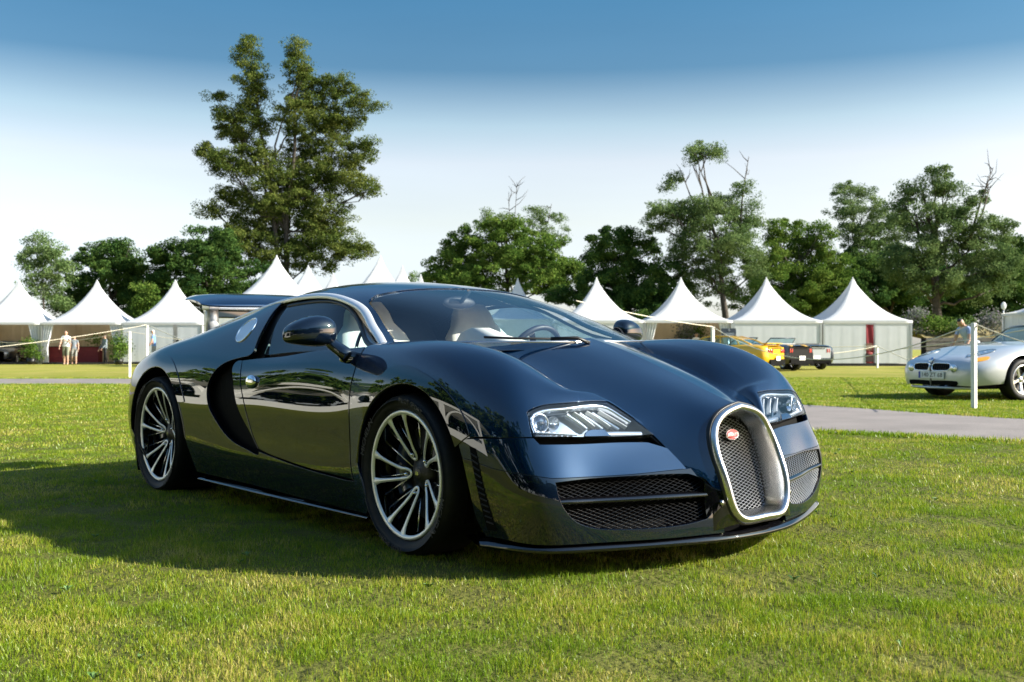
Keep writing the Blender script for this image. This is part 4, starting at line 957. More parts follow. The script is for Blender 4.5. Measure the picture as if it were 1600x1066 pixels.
# longer, ragged turf along the edges of the path
for E_ in (A, B):
    i = RNG.integers(0, len(E_)-1, 26000); f = RNG.random(26000)[:, None]; q = E_[i]*(1-f)+E_[i+1]*f; q = q+RNG.normal(size=q.shape)*.07
    k = (q[:, 1] > 6) & (q[:, 1] < 32) & (abs(q[:, 0]) < q[:, 1]*.55); q = q[k]
    V, T = blades(q[:, 0], q[:, 1], .048*RNG.uniform(.4, 1.2, len(q)), .011*RNG.uniform(.7, 1.4, len(q)), False); VV.append(V); TT.append(T+off); off += len(V)
tag(mobj('grass', fast_mesh('grass', np.concatenate(VV), np.concatenate(TT), blade_mat())), kind='stuff')
# broad-leaved weeds among the grass
WM = mat('weed_leaf', (.07, .16, .03), .6, base2=(.11, .20, .05), noise_scale=30)
mb = MB()
for _ in range(40):
    d = math.sqrt(random.uniform(2.4**2, 8**2)); l_ = random.uniform(-.5, .5)*d; c = gp(l_, d)
    for k in range(random.randint(3, 6)):
        a = random.uniform(0, 6.28); r = random.uniform(.006, .014); t = Vector((math.cos(a), math.sin(a), 0)); s = Vector((-t.y, t.x, 0)); c0 = Vector(c)+Vector((0, 0, .012))
        mb.quad([c0, c0+t*r+s*r*.5+Vector((0, 0, .014)), c0+t*r*2+Vector((0, 0, .016)), c0+t*r-s*r*.5+Vector((0, 0, .014))])
tag(mb.build('weeds', WM, fix=False), kind='stuff')
# ---------------------------------------------------------------- trees
def leaf_mat(name, cols):
    m = bpy.data.materials.new(name); m.use_nodes = True; nt = m.node_tree; nt.nodes.clear(); N = nt.nodes.new; L = nt.links.new
    o = N('ShaderNodeOutputMaterial'); d = N('ShaderNodeBsdfDiffuse'); t = N('ShaderNodeBsdfTranslucent'); geo = N('ShaderNodeNewGeometry'); r = N('ShaderNodeValToRGB'); e = r.color_ramp.elements
    e[0].color = (*cols[0], 1); e[1].color = (*cols[2], 1); x = e.new(.5); x.color = (*cols[1], 1)
    tc = N('ShaderNodeTexCoord'); n = N('ShaderNodeTexNoise'); n.inputs['Scale'].default_value = .45; n.inputs['Detail'].default_value = 3; L(tc.outputs['Object'], n.inputs['Vector'])
    mr = N('ShaderNodeMapRange'); mr.inputs[1].default_value = .35; mr.inputs[2].default_value = .65; mr.inputs[3].default_value = -.3; mr.inputs[4].default_value = .3; L(n.outputs[0], mr.inputs[0])
    ad = N('ShaderNodeMath'); ad.use_clamp = True; L(geo.outputs['Random Per Island'], ad.inputs[0]); L(mr.outputs[0], ad.inputs[1]); L(ad.outputs[0], r.inputs[0])
    L(r.outputs[0], d.inputs[0]); L(r.outputs[0], t.inputs[0])
    mx = N('ShaderNodeMixShader'); mx.inputs[0].default_value = .3; L(d.outputs[0], mx.inputs[1]); L(t.outputs[0], mx.inputs[2]); L(mx.outputs[0], o.inputs[0]); return m
LM = dict(
    olive=leaf_mat('olive_leaf', ((.042, .070, .016), (.090, .125, .028), (.17, .195, .05))),
    dark=leaf_mat('dark_leaf', ((.022, .056, .017), (.050, .102, .026), (.105, .170, .04))),
    mid=leaf_mat('mid_leaf', ((.045, .095, .018), (.095, .165, .030), (.175, .24, .05))),
    pale=leaf_mat('pale_leaf', ((.07, .13, .04), (.13, .20, .07), (.2, .27, .11))),
    robinia=leaf_mat('feathery_leaf', ((.062, .110, .040), (.120, .180, .062), (.195, .26, .10))),
    lilac=leaf_mat('lilac_bloom', ((.10, .15, .07), (.26, .23, .27), (.12, .17, .08))),
)
BARK = mat('bark', (.055, .045, .036), .9, noise_amt=.4, noise_scale=6, bump=.6, bump_scale=8)
def leaves(cl, rng, size, dens, gap):
    """leaf quads spread through lumpy clumps; cl: (centre, radii) list in metres"""
    C_, S_ = [], []
    for c, r in cl:
        area = math.pi*r[0]*r[2]; nt_ = max(8, int(area*gap*3.6))
        u = rng.normal(size=(nt_, 3)); u /= np.linalg.norm(u, axis=1, keepdims=True); u *= rng.uniform(.15, 1.02, (nt_, 1))**.6
        tc = c+u*r; tr = rng.uniform(.26, .70, nt_)
        per = max(8, int(dens*3.0*area/nt_/(size*size*.5)))
        for q, t in zip(tc, tr):
            k = int(per*rng.uniform(.6, 1.5)); w = rng.normal(size=(k, 3)); w /= np.linalg.norm(w, axis=1, keepdims=True); w *= (rng.random((k, 1))**.45)*t*np.array([1.15, 1.15, .72])
            C_.append(q+w)
    P = np.concatenate(C_); n = len(P); s = size*rng.uniform(.6, 1.35, n)
    a = rng.normal(size=(n, 3)); a /= np.linalg.norm(a, axis=1, keepdims=True); b = np.cross(a, rng.normal(size=(n, 3))); b /= np.linalg.norm(b, axis=1, keepdims=True)
    a = a*s[:, None]*.5; b = b*s[:, None]*.34
    V = np.stack([P-a, P+a*.7+b*1.1, P+a*.7-b*1.1], 1).reshape(-1, 3); return V, np.arange(3*n).reshape(n, 3)
def tree(name, label, base_px, d, clumps, kind, size=.2, dens=2.4, gap=1.0, trunk=.25, top=None, limbs=8, cat='tree', group='trees behind the tents', bare=(), depth=1.0, lean=0, forks=1, cs=1.2):
    rng = np.random.default_rng(abs(hash((base_px, len(clumps)))) % 2**31 if False else int(base_px*7+len(clumps)*13+d))
    base = atd(base_px, d); k = d/FPX
    root = tag(empty(name, tuple(base)), label, cat, group)
    Fh = np.array([F2[0], F2[1], 0]); Rh = np.array([R2[0], R2[1], 0])
    cl = []
    for cx, cy, rx, ry in clumps:
        dd = d+rng.uniform(-1, 1)*rx*k*.8*depth; p = at(cx, cy, dd)-base; r = np.array([rx*k*cs, max(rx, ry)*k*.85*depth, ry*k*cs])
        cl.append((p, r))
    # clump axes follow the view: radii are given across / along / up
    Rm = np.stack([Rh, Fh, [0, 0, 1]], 1)
    loc = [(Rm.T@p, r) for p, r in cl]
    V, Q = leaves(loc, rng, size*.62, dens, gap); V = V@Rm.T
    mobj('crown', fast_mesh('crown', V, Q, LM[kind]), root)
    mb = MB(); tops = sorted(loc, key=lambda c: -c[0][2])
    def tr(p): return Rm@np.asarray(p, float)
    hi = max(c[0][2]+c[1][2]*.3 for c in loc)
    for f in range(forks):
        tx = loc[0][0][0] if top is None else top[f][0]*k; tz = hi*.92 if top is None else (at(800, top[f][1], d)-base)[2]
        if top is not None: tx = (at(top[f][0], top[f][1], d)-base)@Rh
        spine = [(0, 0, -.1), (tx*.12+lean*.3, 0, tz*.25), (tx*.42+lean*.5, .1, tz*.55), (tx*.8, 0, tz*.8), (tx, 0, tz)]
        sp = Spl([0, .25, .5, .75, 1], np.array(spine))(np.linspace(0, 1, 14)); sp[1:-1] += rng.normal(size=(12, 3))*[.10, .10, 0]*trunk*2
        mb.tube([tr(p) for p in sp], list(trunk*np.concatenate([np.linspace(1.15, .62, 5), np.linspace(.52, .06, 9)])), 9)
        big = sorted(loc, key=lambda c: -c[1][0]*c[1][2]); 
        for c, r in loc[:limbs] if len(loc) <= limbs else [loc[i] for i in rng.choice(len(loc), limbs, replace=False)]:
            i = int(np.clip(np.searchsorted(sp[:, 2], c[2]*.62), 2, 11)); s0 = sp[i]; e = np.array(c)+[0, 0, r[2]*.2]; m_ = s0*.5+e*.5+[0, 0, -.10*abs(e[0]-s0[0])]
            L_ = Spl([0, .5, 1], np.array([s0, m_, e]))(np.linspace(0, 1, 7)); L_[1:-1] += rng.normal(size=(5, 3))*.06*np.linalg.norm(e-s0)*.5
            mb.tube([tr(p) for p in L_], list(trunk*.30*np.linspace(1, .12, 7)), 6)
            for _ in range(3):
                e2 = e+np.clip(rng.normal(size=3), -1.2, 1.2)*r*.45; j = rng.integers(3, 6); mb.tube([tr(L_[j]), tr((L_[j]+e2)/2+rng.normal(size=3)*.1), tr(e2)], [trunk*.16, trunk*.10, trunk*.03], 4)
    for bx, by, n_ in bare:      # leafless twigs that stick out of the crown
        e = at(bx, by, d)-base; s0 = np.array([0, 0, hi*.55]); s1 = np.linalg.solve(Rm, e); st = np.array([s1[0]*.55, 0, hi*.62])
        L_ = [st, st*.5+s1*.5+[rng.normal()*.2, 0, .1], s1]; mb.tube([tr(p) for p in L_], [trunk*.26, trunk*.16, .02], 5)
        for _ in range(n_):
            t = rng.uniform(.35, .95); q = np.array(L_[1])*(1-t)+s1*t if t > .2 else np.array(L_[1]); e2 = q+np.array([rng.normal()*.7, rng.normal()*.5, abs(rng.normal())*.8]); mb.tube([tr(q), tr((q+e2)/2+rng.normal(size=3)*.1), tr(e2)], [.035, .022, .010], 4)
    mb.build('trunk', BARK, root, fix=False)
    return root
tree('poplar', 'tallest tree, olive green with two upright crowns against the sky', 442, 78, [(388,82,20,26),(392,122,23,28),(398,162,27,30),(386,200,32,30),(338,153,22,8),(352,178,19,13),(362,204,25,20),(326,240,22,15),(350,252,30,24),(388,250,38,35),(334,326,26,12),(366,310,30,25),(462,78,17,20),(468,108,24,24),(480,145,34,28),(465,180,36,34),(520,135,32,20),(546,153,32,16),(580,166,22,9),(530,185,42,26),(500,215,46,35),(560,240,28,20),(576,224,16,12),(552,290,38,18),(581,297,13,6),(520,270,48,35),(470,270,48,45),(430,300,48,42),(460,335,58,45),(512,340,42,38),(400,350,42,35),(542,388,34,22),(500,392,48,35),(440,398,58,35),(566,390,16,12),(374,372,36,28)],
     'olive', .22, 2.4, 1.7, .36, cs=1.1, top=[(392, 75), (466, 75)], limbs=9, forks=2)
tree('birch', 'small pale feathery tree at the far left behind the tents', 70, 72, [(62,388,30,18),(48,405,22,20),(85,400,22,22),(55,428,26,20),(90,425,18,24),(75,452,30,18),(96,478,18,10)], 'pale', .20, 1.5, 1.3, .12, limbs=6)
tree('maple', 'dark spreading tree between the pale birch and the tall twin tree', 175, 76, [(170,398,44,28),(204,410,34,32),(140,425,34,28),(180,445,56,36),(222,440,28,28),(125,460,24,26),(170,480,70,34),(120,485,40,30),(230,480,40,34)], 'dark', .26, 2.8, .9, .3, limbs=7)
tree('maple', 'broad dark green tree just left of the tall twin tree', 320, 74, [(322,384,44,26),(290,398,40,28),(352,400,36,38),(262,420,34,28),(240,446,24,24),(312,432,60,38),(300,475,90,40),(385,440,44,42),(400,480,60,34),(240,480,40,30)], 'dark', .26, 2.8, .9, .3, limbs=7)
tree('bush', 'light green bush in front of the dark trees on the left', 226, 66, [(228,455,16,22),(232,478,20,16),(222,490,18,14)], 'mid', .2, 2.2, 1.1, .06, limbs=3, cat='bush')
tree('oak', 'rounded bright green tree behind the car roof', 795, 80, [(790,385,66,38),(736,395,44,36),(846,398,46,36),(704,424,34,28),(884,430,28,24),(790,430,100,32),(720,440,50,24),(860,440,50,24),(780,358,28,14)], 'mid', .25, 2.7, .95, .3, limbs=8)
tree('robinia', 'thin open tree with bare top twigs rising over the rounded green tree', 815, 88, [(772,340,24,10),(760,352,18,8),(852,342,26,14),(860,362,24,14),(840,330,16,8),(815,350,22,12)], 'robinia', .2, 1.2, 1.4, .18, limbs=6, bare=[(808, 285, 7), (795, 300, 5), (862, 318, 4)])
tree('hornbeam', 'dark dense tree over the first tent right of the windscreen', 970, 72, [(960,384,34,30),(996,398,34,28),(985,440,60,42),(936,420,24,34),(1012,470,46,40),(940,465,40,42),(1040,450,36,40),(985,490,70,30)], 'dark', .25, 2.9, .9, .28, limbs=6)
tree('robinia', 'tall open tree with crooked dark trunk between two white tents', 1140, 70, [(1100,230,30,10),(1086,244,14,10),(1118,240,16,8),(1054,280,15,8),(1048,292,12,7),(1045,328,33,16),(1026,345,24,16),(1075,345,33,26),(1105,330,38,26),(1150,322,34,20),(1168,345,26,18),(1160,290,14,9),(1120,372,58,28),(1080,402,38,38),(1152,402,38,38),(1178,432,20,28),(1105,445,46,36)], 'robinia', .19, 1.9, 1.25, .30, top=[(1098, 240)], limbs=12, bare=[(1170, 245, 4), (1062, 262, 3)], lean=-.3)
tree('maple', 'medium green tree behind the tent with closed white walls', 1245, 74, [(1225,360,30,18),(1262,372,28,18),(1287,362,17,12),(1240,408,48,40),(1292,420,38,42),(1204,420,30,40),(1250,455,70,38),(1200,470,50,36),(1290,470,50,36)], 'mid', .22, 2.4, 1.0, .25, limbs=7)
tree('robinia', 'pale feathery tree over the tent with the red banner', 1350, 80, [(1330,302,34,15),(1348,322,36,17),(1310,330,20,11),(1372,350,33,22),(1340,368,33,22),(1388,382,36,28),(1345,410,40,34),(1400,350,24,18)], 'robinia', .19, 1.8, 1.2, .24, limbs=9)
tree('robinia', 'large tree with thick straight trunk behind the silver roadster', 1466, 66, [(1465,272,22,13),(1432,298,34,17),(1482,298,28,15),(1520,310,20,11),(1412,320,20,12),(1450,340,48,26),(1500,345,43,26),(1546,366,38,23),(1438,390,43,28),(1520,398,53,32),(1562,420,28,32),(1490,430,58,28),(1416,425,38,30),(1545,455,22,24)], 'robinia', .20, 2.1, 1.15, .42, top=[(1462, 290)], limbs=13, bare=[(1552, 262, 9), (1548, 290, 6)])
tree('hornbeam', 'dark tree behind the red banner tent, left of the thick trunk', 1385, 78, [(1390,455,56,40),(1340,450,50,40),(1430,470,44,38),(1310,470,44,36),(1380,490,80,34),(1420,430,40,36),(1350,420,40,34)], 'dark', .25, 2.9, .9, .25, limbs=5)
tree('hornbeam', 'dark shaded tree right of the thick trunk', 1530, 80, [(1530,470,56,36),(1580,460,40,50),(1500,480,40,34),(1600,400,28,30),(1640,430,40,60),(1520,500,80,30),(1560,430,40,40),(1500,440,40,36)], 'dark', .25, 2.9, .9, .25, limbs=5)
tree('ash', 'bright green tree at the right-hand edge of the view', 1605, 84, [(1592,398,22,22),(1612,425,26,30),(1640,410,30,34),(1598,450,22,24)], 'mid', .22, 2.3, 1.0, .2, limbs=4)
tree('bush', 'bright bush right behind the tents between the two dark trees', 1195, 68, [(1190,470,30,26),(1215,480,26,20)], 'mid', .2, 2.4, 1.1, .06, limbs=3, cat='bush')
tree('bush', 'low dark bush behind the car roof on the right', 905, 74, [(905,455,30,22),(880,462,26,16)], 'dark', .22, 2.6, 1.1, .06, limbs=3, cat='bush')
tree('poplar', 'distant thin tree seen just left of the rounded green tree', 655, 120, [(660,432,14,10),(640,438,16,8),(675,440,14,10)], 'pale', .28, 1.4, 1.0, .12, limbs=3)
# ---------------------------------------------------------------- white pagoda tents
CANVAS = mat('tent_canvas', (.66, .68, .71), .55, spec=.25, noise_amt=.03, noise_scale=1.2)

WALLC = mat('tent_wall', (.70, .73, .77), .6, spec=.2, noise_amt=.03, noise_scale=2)
def see_through_light(m, amt):      # cloth that lets daylight glow through
    nt = m.node_tree; b = nt.nodes['Principled BSDF']; o = nt.nodes['Material Output']; t = nt.nodes.new('ShaderNodeBsdfTranslucent'); x = nt.nodes.new('ShaderNodeMixShader'); x.inputs[0].default_value = amt
    t.inputs[0].default_value = (.8, .76, .68, 1); nt.links.new(b.outputs[0], x.inputs[1]); nt.links.new(t.outputs[0], x.inputs[2]); nt.links.new(x.outputs[0], o.inputs[0])
see_through_light(CANVAS, .28); see_through_light(WALLC, .20)
BEIGE = mat('tent_lining', (.62, .50, .34), .75, noise_amt=.10, noise_scale=1.5)
ALU = mat('tent_pole', (.55, .57, .58), .35, .8)
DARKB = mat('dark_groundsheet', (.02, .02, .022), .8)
YAWD = math.atan2(F2[1], F2[0])
def frame_at(px, d, up=0.):
    """ground point and rotation so that local x runs to the right of the view, y away from the camera"""
    return tuple(atd(px, d, up)), YAWD-math.pi/2
def pagoda(label, px_c, d, size, eave, peak, walls, name='pagoda_tent', group='white pagoda tents', wall_open=None, skirt=.11, curtain=True):
    """px_c: image column of the middle of the front edge; walls: which sides are closed ('f','b','l','r')"""
    loc, rz = frame_at(px_c, d); t = tag(empty(name, loc, rz), label, 'tent', group)
    h = size/2; n = 14; m = 28
    mb = MB(); rows = []
    for i in range(n+1):
        f = i/n; z = eave+(peak-eave)*(f**1.9*.80+f*.20)if i < n else peak
        w = h*(1-f)**1.0 if i < n else .035
        z = eave+(peak-eave)*(.28*f+.72*f**2.3); w = max(h*(1-f), .05)
        ring = []
        for k in range(m):
            q = k/m*4; sd = int(q); e = q-sd; x = -1+2*e; pinch = 1-.10*(1-x*x)*math.sin(min(1, f*1.6)*math.pi)*.6
            cx, cy = [(x, -pinch), (pinch, x), (-x, pinch), (-pinch, -x)][sd]
            ring.append((cx*w, h+cy*w, z))
        rows.append(ring)
    mb.grid(rows, closed=True); mb.build('roof', CANVAS, t)
    mb = MB(); mb.tube([(0, h, peak-.15), (0, h, peak+.10)], [.05, .03], 8); mb.build('finial', CANVAS, t)
    # eave valance: shallow scallops
    mb = MB(); V = []
    per = []
    for sd in range(4):
        for e in np.linspace(-1, 1, 13)[:-1]:
            a, b = [(e, -1), (1, e), (-e, 1), (-1, -e)][sd]; per.append((a*(h+.01), h+b*(h+.01)))
    mb.grid([[(x, y, eave+.02) for x, y in per+per[:1]], [(x, y, eave-skirt-.02*math.sin(i*math.pi)**2) for i, (x, y) in enumerate(per+per[:1])]]); mb.build('valance', CANVAS, t)
    for sx in (-1, 1):
        for sy in (0, 1):
            mb = MB(); mb.box((sx*(h-.05), .05+sy*(size-.1), eave/2), (.09, .09, eave)); mb.build('pole', ALU, t)
    def curtain_wall(x0, x1, y0, y1, z0, z1, mt, nm, amp=.014, nf=None):
        L_ = math.hypot(x1-x0, y1-y0); k = int(L_/.06)+2; mb = MB(); ux, uy = (x1-x0)/L_, (y1-y0)/L_; r = random.Random(int(L_*100)+len(label)); ph = [r.uniform(0, 6) for _ in range(3)]
        rows = []
        for z in np.linspace(z0, z1, 5):
            rows.append([(x0+ux*s-uy*a, y0+uy*s+ux*a, z) for s, a in ((L_*i/(k-1), amp*(math.sin(L_*i/(k-1)*11+ph[0])+.6*math.sin(L_*i/(k-1)*23+ph[1]))*(1.1-.5*(z-z0)/(z1-z0))) for i in range(k))])
        mb.grid(rows); return mb.build(nm, mt, t, fix=False)
    e = .10
    if 'b' in walls: curtain_wall(-h+e, h-e, size-e, size-e, .03, eave, BEIGE if 'f' not in walls else WALLC, 'back_wall')
    if 'l' in walls: curtain_wall(-h+e, -h+e, e, size-e, .03, eave, BEIGE if 'f' not in walls else WALLC, 'side_wall')
    if 'r' in walls: curtain_wall(h-e, h-e, e, size-e, .03, eave, BEIGE if 'f' not in walls else WALLC, 'side_wall')
    if 'f' in walls:
        gaps = sorted(wall_open or []); x = -h+e
        for a, b in gaps+[(h-e, None)]:
            if a > x+.05: curtain_wall(x, a, .03, .03, .14, eave-.02, WALLC, 'front_wall', .0018)
            if b is not None: x = b
    elif curtain:
        for s in (-1, 1):     # gathered curtains tied at the front posts
            mb = MB(); rows = []
            for z in np.linspace(.05, eave-.05, 9):
                f = z/eave; wd = .30+.42*max(0, f-.42)**1.0*1.4+.10*max(0, .4-f)
                rows.append([(s*(h-.08-wd*u), .10+.05*math.sin(u*26), z) for u in np.linspace(0, 1, 18)])
            mb.grid(rows); mb.build('curtain', WALLC, t, fix=False)
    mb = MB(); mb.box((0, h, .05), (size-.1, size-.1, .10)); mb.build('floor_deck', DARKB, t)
    return t
T_L = []
for px, lab, wl, op in ((-1.5, 'leftmost white pagoda tent, open at the front with a black car inside', 'blr', None), (125.5, 'open white pagoda tent with red-clothed counters inside, second from the left', 'blr', None), (252.5, 'closed white pagoda tent beside the raised rear wing of the dark car', 'fblr', [(.62, .86)])):
    T_L.append(pagoda(lab, px, 56, 4.46, 2.30, 4.72, wl, wall_open=op))
for px, lab, wl, op in ((938, 'closed white pagoda tent partly hidden behind the windscreen', 'fblr', None), (1075.5, 'open white pagoda tent with beige lining beside the dark notice board', 'blr', None), (1215, 'closed white pagoda tent behind the yellow coupe', 'fblr', None), (1356, 'closed white pagoda tent with a red banner in its doorway', 'fblr', [(-.08, .38)])):
    T_L.append(pagoda(lab, px, 50, 4.40, 2.24, 4.44, wl, wall_open=op))
for px, d, pk, sz, lab in ((430, 48, 402, 5.6, 'largest white peaked tent roof showing above the raised rear wing'), (480, 57, 417, 5.2, 'white tent peak just right of the largest peak, over the dark roof'), (519, 66, 430, 4.8, 'small white tent tip against the tall tree, above the dark roof'),
                           (593, 50, 402, 5.2, 'white tent peak standing against the pale sky above the dark roof'), (628, 61, 418, 5.0, 'white tent peak to the right of the one against the pale sky'), (657, 74, 431, 4.8, 'smallest white tent tip, above the middle of the windscreen'), (809, 70, 437, 4.8, 'lone white tent tip in front of the rounded green tree')):
    k = FPX/d; pz = CAM[2]+(545.5-pk)/FPX*(d+sz/2)
    pagoda(lab, px+ (px-800)/d*sz/2*.9, d, sz, pz*.50, pz, 'fblr', skirt=.12)
pagoda('white tent at the right-hand edge beyond the silver car', 1737, 40, 4.4, 2.38, 4.0, 'fblr')
# red banner hanging in the doorway
def flat(name, px, d, zc, w, h, th, mt, label=None, cat=None, tilt=0, parent=None, yaw=0):
    loc, rz = frame_at(px, d); o = MB().box((0, 0, 0), (w, th, h), bev=min(.01, th*.3)).build(name, mt, parent, (loc[0], loc[1], zc), (tilt, 0, rz+yaw))
    if label: tag(o, label, cat)
    return o
bn = tag(empty('banner', *frame_at(1358, 50.05)), 'dark red banner hanging in the doorway of the white tent', 'banner')
BM = mat('red_banner_cloth', (.24, .008, .02), .6)
bb = MB(); bb.grid([[(-.23+.46*u+.03*math.sin(z*1.5)*(1 if u == 0 else -.4), 0.02*math.sin(u*9+z*2), z) for u in np.linspace(0, 1, 7)] for z in np.linspace(.15, 2.05, 12)]); bb.build('cloth', BM, bn, fix=False)
bb = MB(); bb.box((0, -.03, .95), (.30, .01, .35), bev=.004); bb.build('printed_panel', mat('banner_print', (.20, .10, .07), .6, noise_amt=.7, noise_scale=9), bn)
bb = MB(); bb.box((.02, -.03, .42), (.40, .01, .42), bev=.004); bb.build('printed_panel', mat('banner_foot', (.03, .012, .014), .6), bn)
bb = MB(); bb.ell((.05, -.03, .62), (.12, .012, .07)); bb.build('printed_emblem', mat('banner_emblem', (.45, .10, .10), .5), bn)
# dark notice board on its post
nb = tag(empty('notice_board', *frame_at(1138.5, 47.5)), 'dark slate notice board with pale print by the open tent', 'sign')
MB().box((0, 0, 1.60), (.69, .03, .42), bev=.006).build('board', mat('slate_board', (.035, .05, .075), .5), nb)
MB().tube([(0, .03, 0), (0, .03, 1.5)], .025, 8).build('post', ALU, nb)
PR = mat('pale_print', (.35, .40, .45), .6)
mb = MB(); mb.lathe([(.03, -.018), (.045, -.018), (.045, -.022), (.03, -.022)], 20, 'Y', (0, 0, 1.72)); mb.build('emblem', PR, nb)
for k, (wd, z) in enumerate(((.42, 1.58), (.5, 1.53), (.36, 1.48))):
    MB().box((.04, -.017, z), (wd, .004, .022)).build('printed_line', PR, nb)
# black tarpaulin pyramid and dark opening next to the closed tent on the left
mb = MB(); mb.grid([[(-.30, 0, .1), (.30, 0, .1)], [(-.34, .02, .85), (.34, .02, .85)], [(-.02, .05, 1.35), (.02, .05, 1.35)]], smooth=False); mb.grid([[(-.30, .3, .1), (.30, .3, .1)], [(-.34, .28, .85), (.34, .28, .85)], [(-.02, .05, 1.35), (.02, .05, 1.35)]], smooth=False)
l_, r_ = frame_at(277, 52); o = mb.build('folded_umbrella', mat('black_canvas', (.012, .012, .014), .7), None, l_, (0, 0, r_)); tag(o, 'black pointed folded umbrella standing in front of the closed white tent', 'umbrella')
# ---------------------------------------------------------------- rope fence
POST = mat('white_post', (.78, .77, .72), .5, noise_amt=.06, noise_scale=6); ROPE = mat('cotton_rope', (.72, .66, .52), .8)
def post(label, base, top_z, r=.042):
    p = tag(empty('rope_post', tuple(base)), label, 'post', 'white rope posts'); h = top_z-base[2]
    MB().box((0, 0, h/2-.1), (r*2, r*2, h+.2), YAWD+.5, bev=.006).build('post_shaft', POST, p)
    MB().tube([(-.05, 0, h-.05), (.05, 0, h-.05)], .012, 6).build('rope_eye', M['steel'], p)
    return np.array([base[0], base[1], top_z])
def ztop(py, d): return CAM[2]+(545.5-py)/FPX*d
bC = gpx(1522, 638); dC = float((bC[:2]-CAM[:2])@F2); PC = post('white rope post in front of the silver roadster', bC, ztop(505, dC), .030)
PA = post('slim white rope post standing free on the lawn at the left', atd(203, 30), ztop(518, 30), .034)
PB = post('white rope post half hidden by the rear fender of the dark car', atd(230, 24), ztop(507.5, 24), .030)
PD = post('white rope post in front of the tent with the red banner', atd(1370.8, 45), ztop(541, 45), .034)
PE = post('white rope post rising behind the far front fender of the dark car', atd(1113.6, 23), ztop(510.5, 23), .032)
def rope(label, a, b, sag, r=.008):
    t = np.linspace(0, 1, 25)[:, None]; P = a*(1-t)+b*t; P[:, 2] -= (4*sag*t*(1-t))[:, 0]
    o = MB().tube(P, r, 6).build('rope', ROPE); tag(o, label, 'rope', 'ropes slung between the posts')
def pt(px, py, d): p = atd(px, d); return np.array([p[0], p[1], ztop(py, d)])
rope('pale rope sagging from the half hidden post to the left edge of the picture', PB, pt(-60, 548, 22), .05)
rope('pale rope running level across the left tents to the free-standing post', PA, pt(-60, 528, 33), .25)
rope('pale rope dropping from the half hidden post behind the dark car', PB, pt(340, 552, 20), .02)
rope('pale rope from the free-standing post towards the raised rear wing', PA, pt(300, 533, 30), .02)
rope('pale rope looping low between the far fender post and the silver roadster post', PE, PC, .62)
rope('pale rope reaching left from the far fender post over the windscreen', PE, pt(900, 470, 16), .04)
rope('pale rope falling from the silver roadster post towards the right edge', PC, pt(1640, 545, 13.5), .03)
rope('pale rope stretched level in front of the red banner tent', pt(1130, 545, 46), PD, .0, .018)
rope('pale rope crossing the silver roadster up to the right edge', pt(1640, 508, 12.5), pt(1400, 546, 30), .04)
rope('pale rope looping from the red banner tent post towards the dark cars', PD, pt(1250, 556, 44), .08, .018)
rope('pale rope falling from the red banner tent post behind the silver roadster', PD, pt(1450, 577, 42), .0, .018)
# ---------------------------------------------------------------- tables and plants in the open tents
CLOTH = mat('red_table_cloth', (.16, .012, .018), .7, noise_amt=.12, noise_scale=4)
for px, wd, lab in ((87, 1.1, 'red-clothed counter in the open tent, left of the man in the white T-shirt'), (139, 1.3, 'red-clothed counter in the open tent, right of the man in the white T-shirt')):
    l_, r_ = frame_at(px, 57.2); t = tag(empty('counter', l_, r_), lab, 'counter', 'counters in the tent')
    MB().box((0, 0, .52), (wd, .6, .88), bev=.01).build('cloth_front', CLOTH, t); MB().box((0, 0, .975), (wd+.06, .66, .03), bev=.005).build('counter_top', M['black'], t)
LEAFP = LM['mid']
def shrub(label, px, d, h, w, kind='mid', pot=True, name='potted_shrub', base_up=0, cat='plant'):
    l_, r_ = frame_at(px, d, base_up); t = tag(empty(name, l_, r_), label, cat)
    rng = np.random.default_rng(int(px)); cl = [(np.array([rng.normal()*w*.22, rng.normal()*w*.2, h*.45+i*h*.16]), np.array([w*.42*(1-.12*i), w*.42, h*.24])) for i in range(4)]
    V, Q = leaves(cl, rng, .11, 3.0, 2.2); mobj('foliage', fast_mesh('foliage', V, Q, LM[kind]), t)
    MB().tube([(0, 0, 0), (0, 0, h*.6)], .03, 6).build('stem', BARK, t)
    if pot: MB().lathe([(0, 0), (.19, 0), (.25, .34), (.22, .34), (.2, .3), (0, .3)], 20).build('pot', M['black'], t)
shrub('large potted shrub in front of the tent beside the man in grey', 186, 54.5, 1.35, .72)
shrub('small bright potted shrub by the curtain between the two open tents', 49, 55.5, 1.2, .5)
shrub('small plant on the red-clothed counter', 152, 57.2, .42, .3, base_up=1.0, pot=False, name='plant')
shrub('purple flowering shrub inside the beige-lined tent', 1070, 53.6, 1.9, .9, 'lilac')
shrub('green leafy shrub inside the beige-lined tent', 1088, 54, 1.95, .8, 'mid')
# retaining wall of timber boards with a wild flower bank above it
BRD = mat('timber_board', (.12, .11, .10), .75, noise_amt=.25, noise_scale=5)
bw = tag(empty('timber_wall', *frame_at(1591, 51.5)), 'low retaining wall of dark timber boards below the flower bank', 'wall')
bmesh_ = MB().box((0, 0, 0), (4.6, .06, .19), bev=.01).mesh('board', BRD)
for k in range(6):
    for c in (-2.35, 2.35):
        mobj('board', bmesh_, bw, (c, .05+.012*(k % 2), .18+k*.225), (0, 0, 0))
MB().box((0, .35, .7), (9.4, .5, 1.42)).build('bank_fill', M['void'], bw)
bk = MB(); bk.grid([[tuple(np.array([x, y, z+.12*math.sin(x*2.1)*(y > .6)])) for x in np.linspace(-4.7, 4.7, 24)] for y, z in ((.1, 1.42), (.8, 1.55), (2.2, 1.9), (4.5, 2.1), (9, 1.5))])
l_, r_ = frame_at(1591, 51.5); tag(bk.build('bank', mat('dry_bank', (.24, .19, .07), .95, noise_amt=.4, noise_scale=3), None, l_, (0, 0, r_)), kind='structure')
